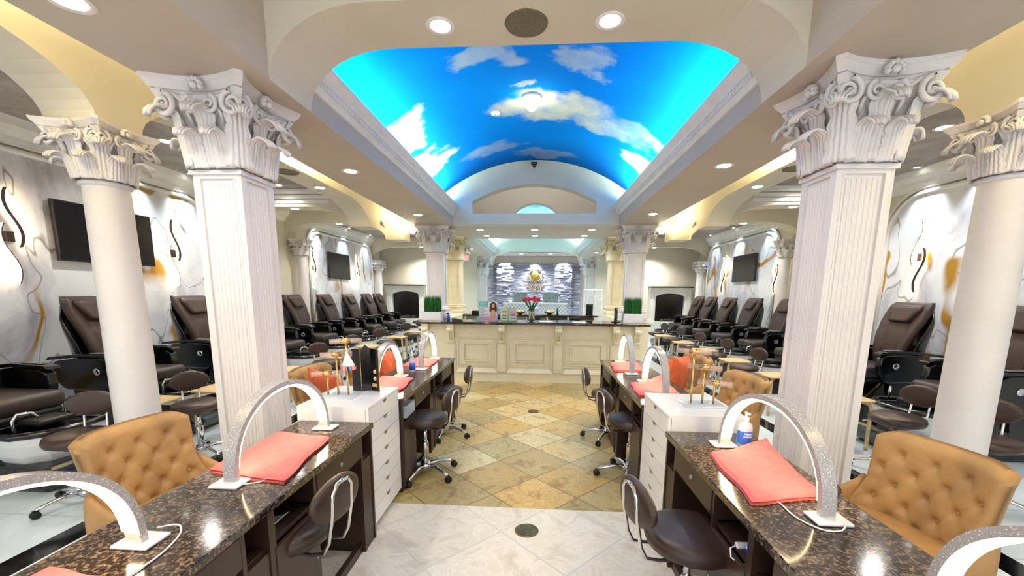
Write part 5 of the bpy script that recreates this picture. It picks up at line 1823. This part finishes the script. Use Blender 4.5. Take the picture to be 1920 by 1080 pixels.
for sg, nm in ((-1, 0), (1, 1)):
    m_ = M().add([(0, 0, 0), (sg * .145, .03, 0), (sg * .145, .03, .235), (0, 0, .235)], [(0, 1, 2, 3)])
    pg = m_.build('page', 'green_card', t_, solid=.004)
    m_ = M().add([(sg * .018, .0, .02), (sg * .135, .024, .02), (sg * .135, .024, .215), (sg * .018, .0, .215)], [(0, 1, 2, 3)])
    m_.xf(Matrix.Translation((0, -.004, 0))).build('chart_sheet', 'paper_white', pg, solid=.001)
    cols = (['pillow_orange', 'pillow_orange', 'light_wood', 'gold_metal', 'leaf_green', 'teal_card', 'screen_black'] if nm == 0 else ['pink_card', 'pink_card', 'tulip_red', 'towel_coral', 'tulip_red', 'pink_card', 'blue_label'])
    for q in range(7):
        z = .19 - q * .024
        m_ = M().add([(sg * .03, .0, z), (sg * .12, .0195, z), (sg * .12, .0195, z + .012), (sg * .03, .0, z + .012)], [(0, 1, 2, 3)])
        m_.xf(Matrix.Translation((0, -.007, 0))).build('colour_bar', cols[q], pg, solid=.001)
# paper sheets on the counter
for x, y, lab in ((.15, 7.12, 'loose papers lying right of the tulip vase'), (.72, 7.10, 'pale blue paper lying on the right part of the counter')):
    o = M().box(-.12, .12, -.09, .09, 0, .004).build('paper_sheet', 'paper_white'); o.location = (x, y, CT); o.rotation_euler = (0, 0, .1); tag(o, lab, 'paper')
# lace screen right of reception
t_ = thing('lattice_screen', 'white openwork lattice screen right of the stone wall', 'screen', (1.75, 13.2, 0))
m_ = M()
rnd = random.Random(11)
m_.box(-.30, .30, -.012, .012, 1.62, 1.66).box(-.30, .30, -.012, .012, 0, .05).box(-.30, -.27, -.012, .012, .05, 1.62).box(.27, .30, -.012, .012, .05, 1.62)
m_.build('frame', 'white_lacquer', t_)
pts = {}
for i in range(6):
    for j in range(17):
        pts[i, j] = (-.28 + .56 * i / 5 + (rnd.uniform(-.03, .03) if 0 < i < 5 else 0), .03 + 1.61 * j / 16 + rnd.uniform(-.03, .03))
m_ = M()
for (i, j), p in pts.items():
    for di, dj in ((1, 0), (0, 1), (1, 1)):
        q = pts.get((i + di, j + dj))
        if q and (di + dj < 2 or (i + j) % 2 == 0) and not (di == 0 and i % 2 == 0 and rnd.random() < .3):
            m_.tube([(p[0], 0, p[1]), (q[0], 0, q[1])], .010, 4)
m_.build('lattice', 'white_lacquer', t_)
# waiting chairs with tufted backs and lattice consoles
for cx, nm in ((-.64, 'left'), (.46, 'right')):
    t_ = thing('waiting_chair', '%s grey tufted waiting chair in front of the stone wall' % nm, 'chair', (cx, 14.9, 0), 0, 'grey waiting chairs by the stone wall')
    def f(u, v):
        y = -.06 * abs(math.sin(u * PI * 4 + v * PI * 3)) * .3 - .02 * abs(math.sin(u * PI * 4 - v * PI * 3))
        return ((u - .5) * .54, y, .5 + 1.06 * v)
    M().grid(24, 24, f).build('backrest', 'sofa_grey', t_, solid=.06)
    M().rbox(-.29, .29, -.60, 0, .36, .50, .04).build('seat', 'sofa_grey', t_)
    for sg in (-1, 1): M().rbox(sg * .31 - .05, sg * .31 + .05, -.58, .02, .30, .70, .04).build('armrest', 'sofa_grey', t_)
    for a in (-.24, .24):
        for b in (-.52, -.05): M().cyl((a, b, 0), .02, 0, .36, 8).build('leg', 'espresso_wood', t_)
    t_ = thing('lattice_console', '%s white console with diamond lattice front before the waiting chairs' % nm, 'console', (cx + (.02 if cx > 0 else -.02), 13.6, 0), 0, 'lattice front consoles')
    M().box(-.48, .48, -.2, .2, 1.16, 1.20).build('top', 'white_lacquer', t_)
    M().box(-.46, .46, -.16, .2, 0, 1.16).build('body', 'white_lacquer', t_)
    m_ = M()
    for i in range(-6, 9):
        for sg in (-1, 1):
            x0 = -.46 + i * .115
            # clip the diagonal to the front rectangle
            p0, p1 = (x0, .60), (x0 + .56, 1.16)
            a0 = max(0, (-.46 - p0[0]) / .56); a1 = min(1, (.46 - p0[0]) / .56)
            if a1 - a0 < .05: continue
            q0 = (p0[0] + .56 * a0, .60 + .56 * a0); q1 = (p0[0] + .56 * a1, .60 + .56 * a1)
            m_.tube([(sg * q0[0], -.165, q0[1]), (sg * q1[0], -.165, q1[1])], .007, 4)
    m_.build('lattice', 'steel_grey', t_)
# gold emblem and lettering on the stone wall
t_ = thing('wall_emblem', 'round gold crest emblem with gold lettering on the stone wall', 'emblem', (-.11, 15.90, 2.16))
M().lathe([(0, -.05), (.16, -.05), (.17, -.03), (.17, 0)], n=36, axis='y').build('medallion', 'brass_emblem', t_)
text_mesh('R', .20, 'letter', 'gold_metal', t_, Matrix.Translation((0, -.055, 0)) @ Matrix.Rotation(R(90), 4, 'X'), .008)
for sg in (-1, 1):
    m_ = M()
    for i in range(12):
        a = R(-78 + 145 * i / 11)
        c = (sg * .245 * math.cos(a), -.03, .02 + .245 * math.sin(a))
        m_.ball(c, .022, .010, .034, 8, 6)
    m_.tube([(sg * .23 * math.cos(R(a)), -.02, .02 + .23 * math.sin(R(a))) for a in range(-85, 75, 10)], .010, 6)
    m_.build('laurel', 'gold_metal', t_)
m_ = M()
for i in range(5):
    a = R(60 + 15 * i)
    m_.tube([(.0, -.03, .17), (.07 * math.cos(a) * 1.3, -.03, .17 + .07 * math.sin(a))], [.012, .006], 6)
m_.build('crown', 'brass_emblem', t_)
text_mesh('Royale', .26, 'lettering', 'gold_metal', t_, Matrix.Translation((0, -.03, -.40)) @ Matrix.Rotation(R(90), 4, 'X'), .02, .25)
m_ = M().tube([(-.12 + .36 * i / 14, -.03, -.55 + .035 * math.sin(i * .55)) for i in range(15)], [.006 + .008 * math.sin(PI * i / 14) for i in range(15)], 6)
m_.build('flourish', 'gold_metal', t_)
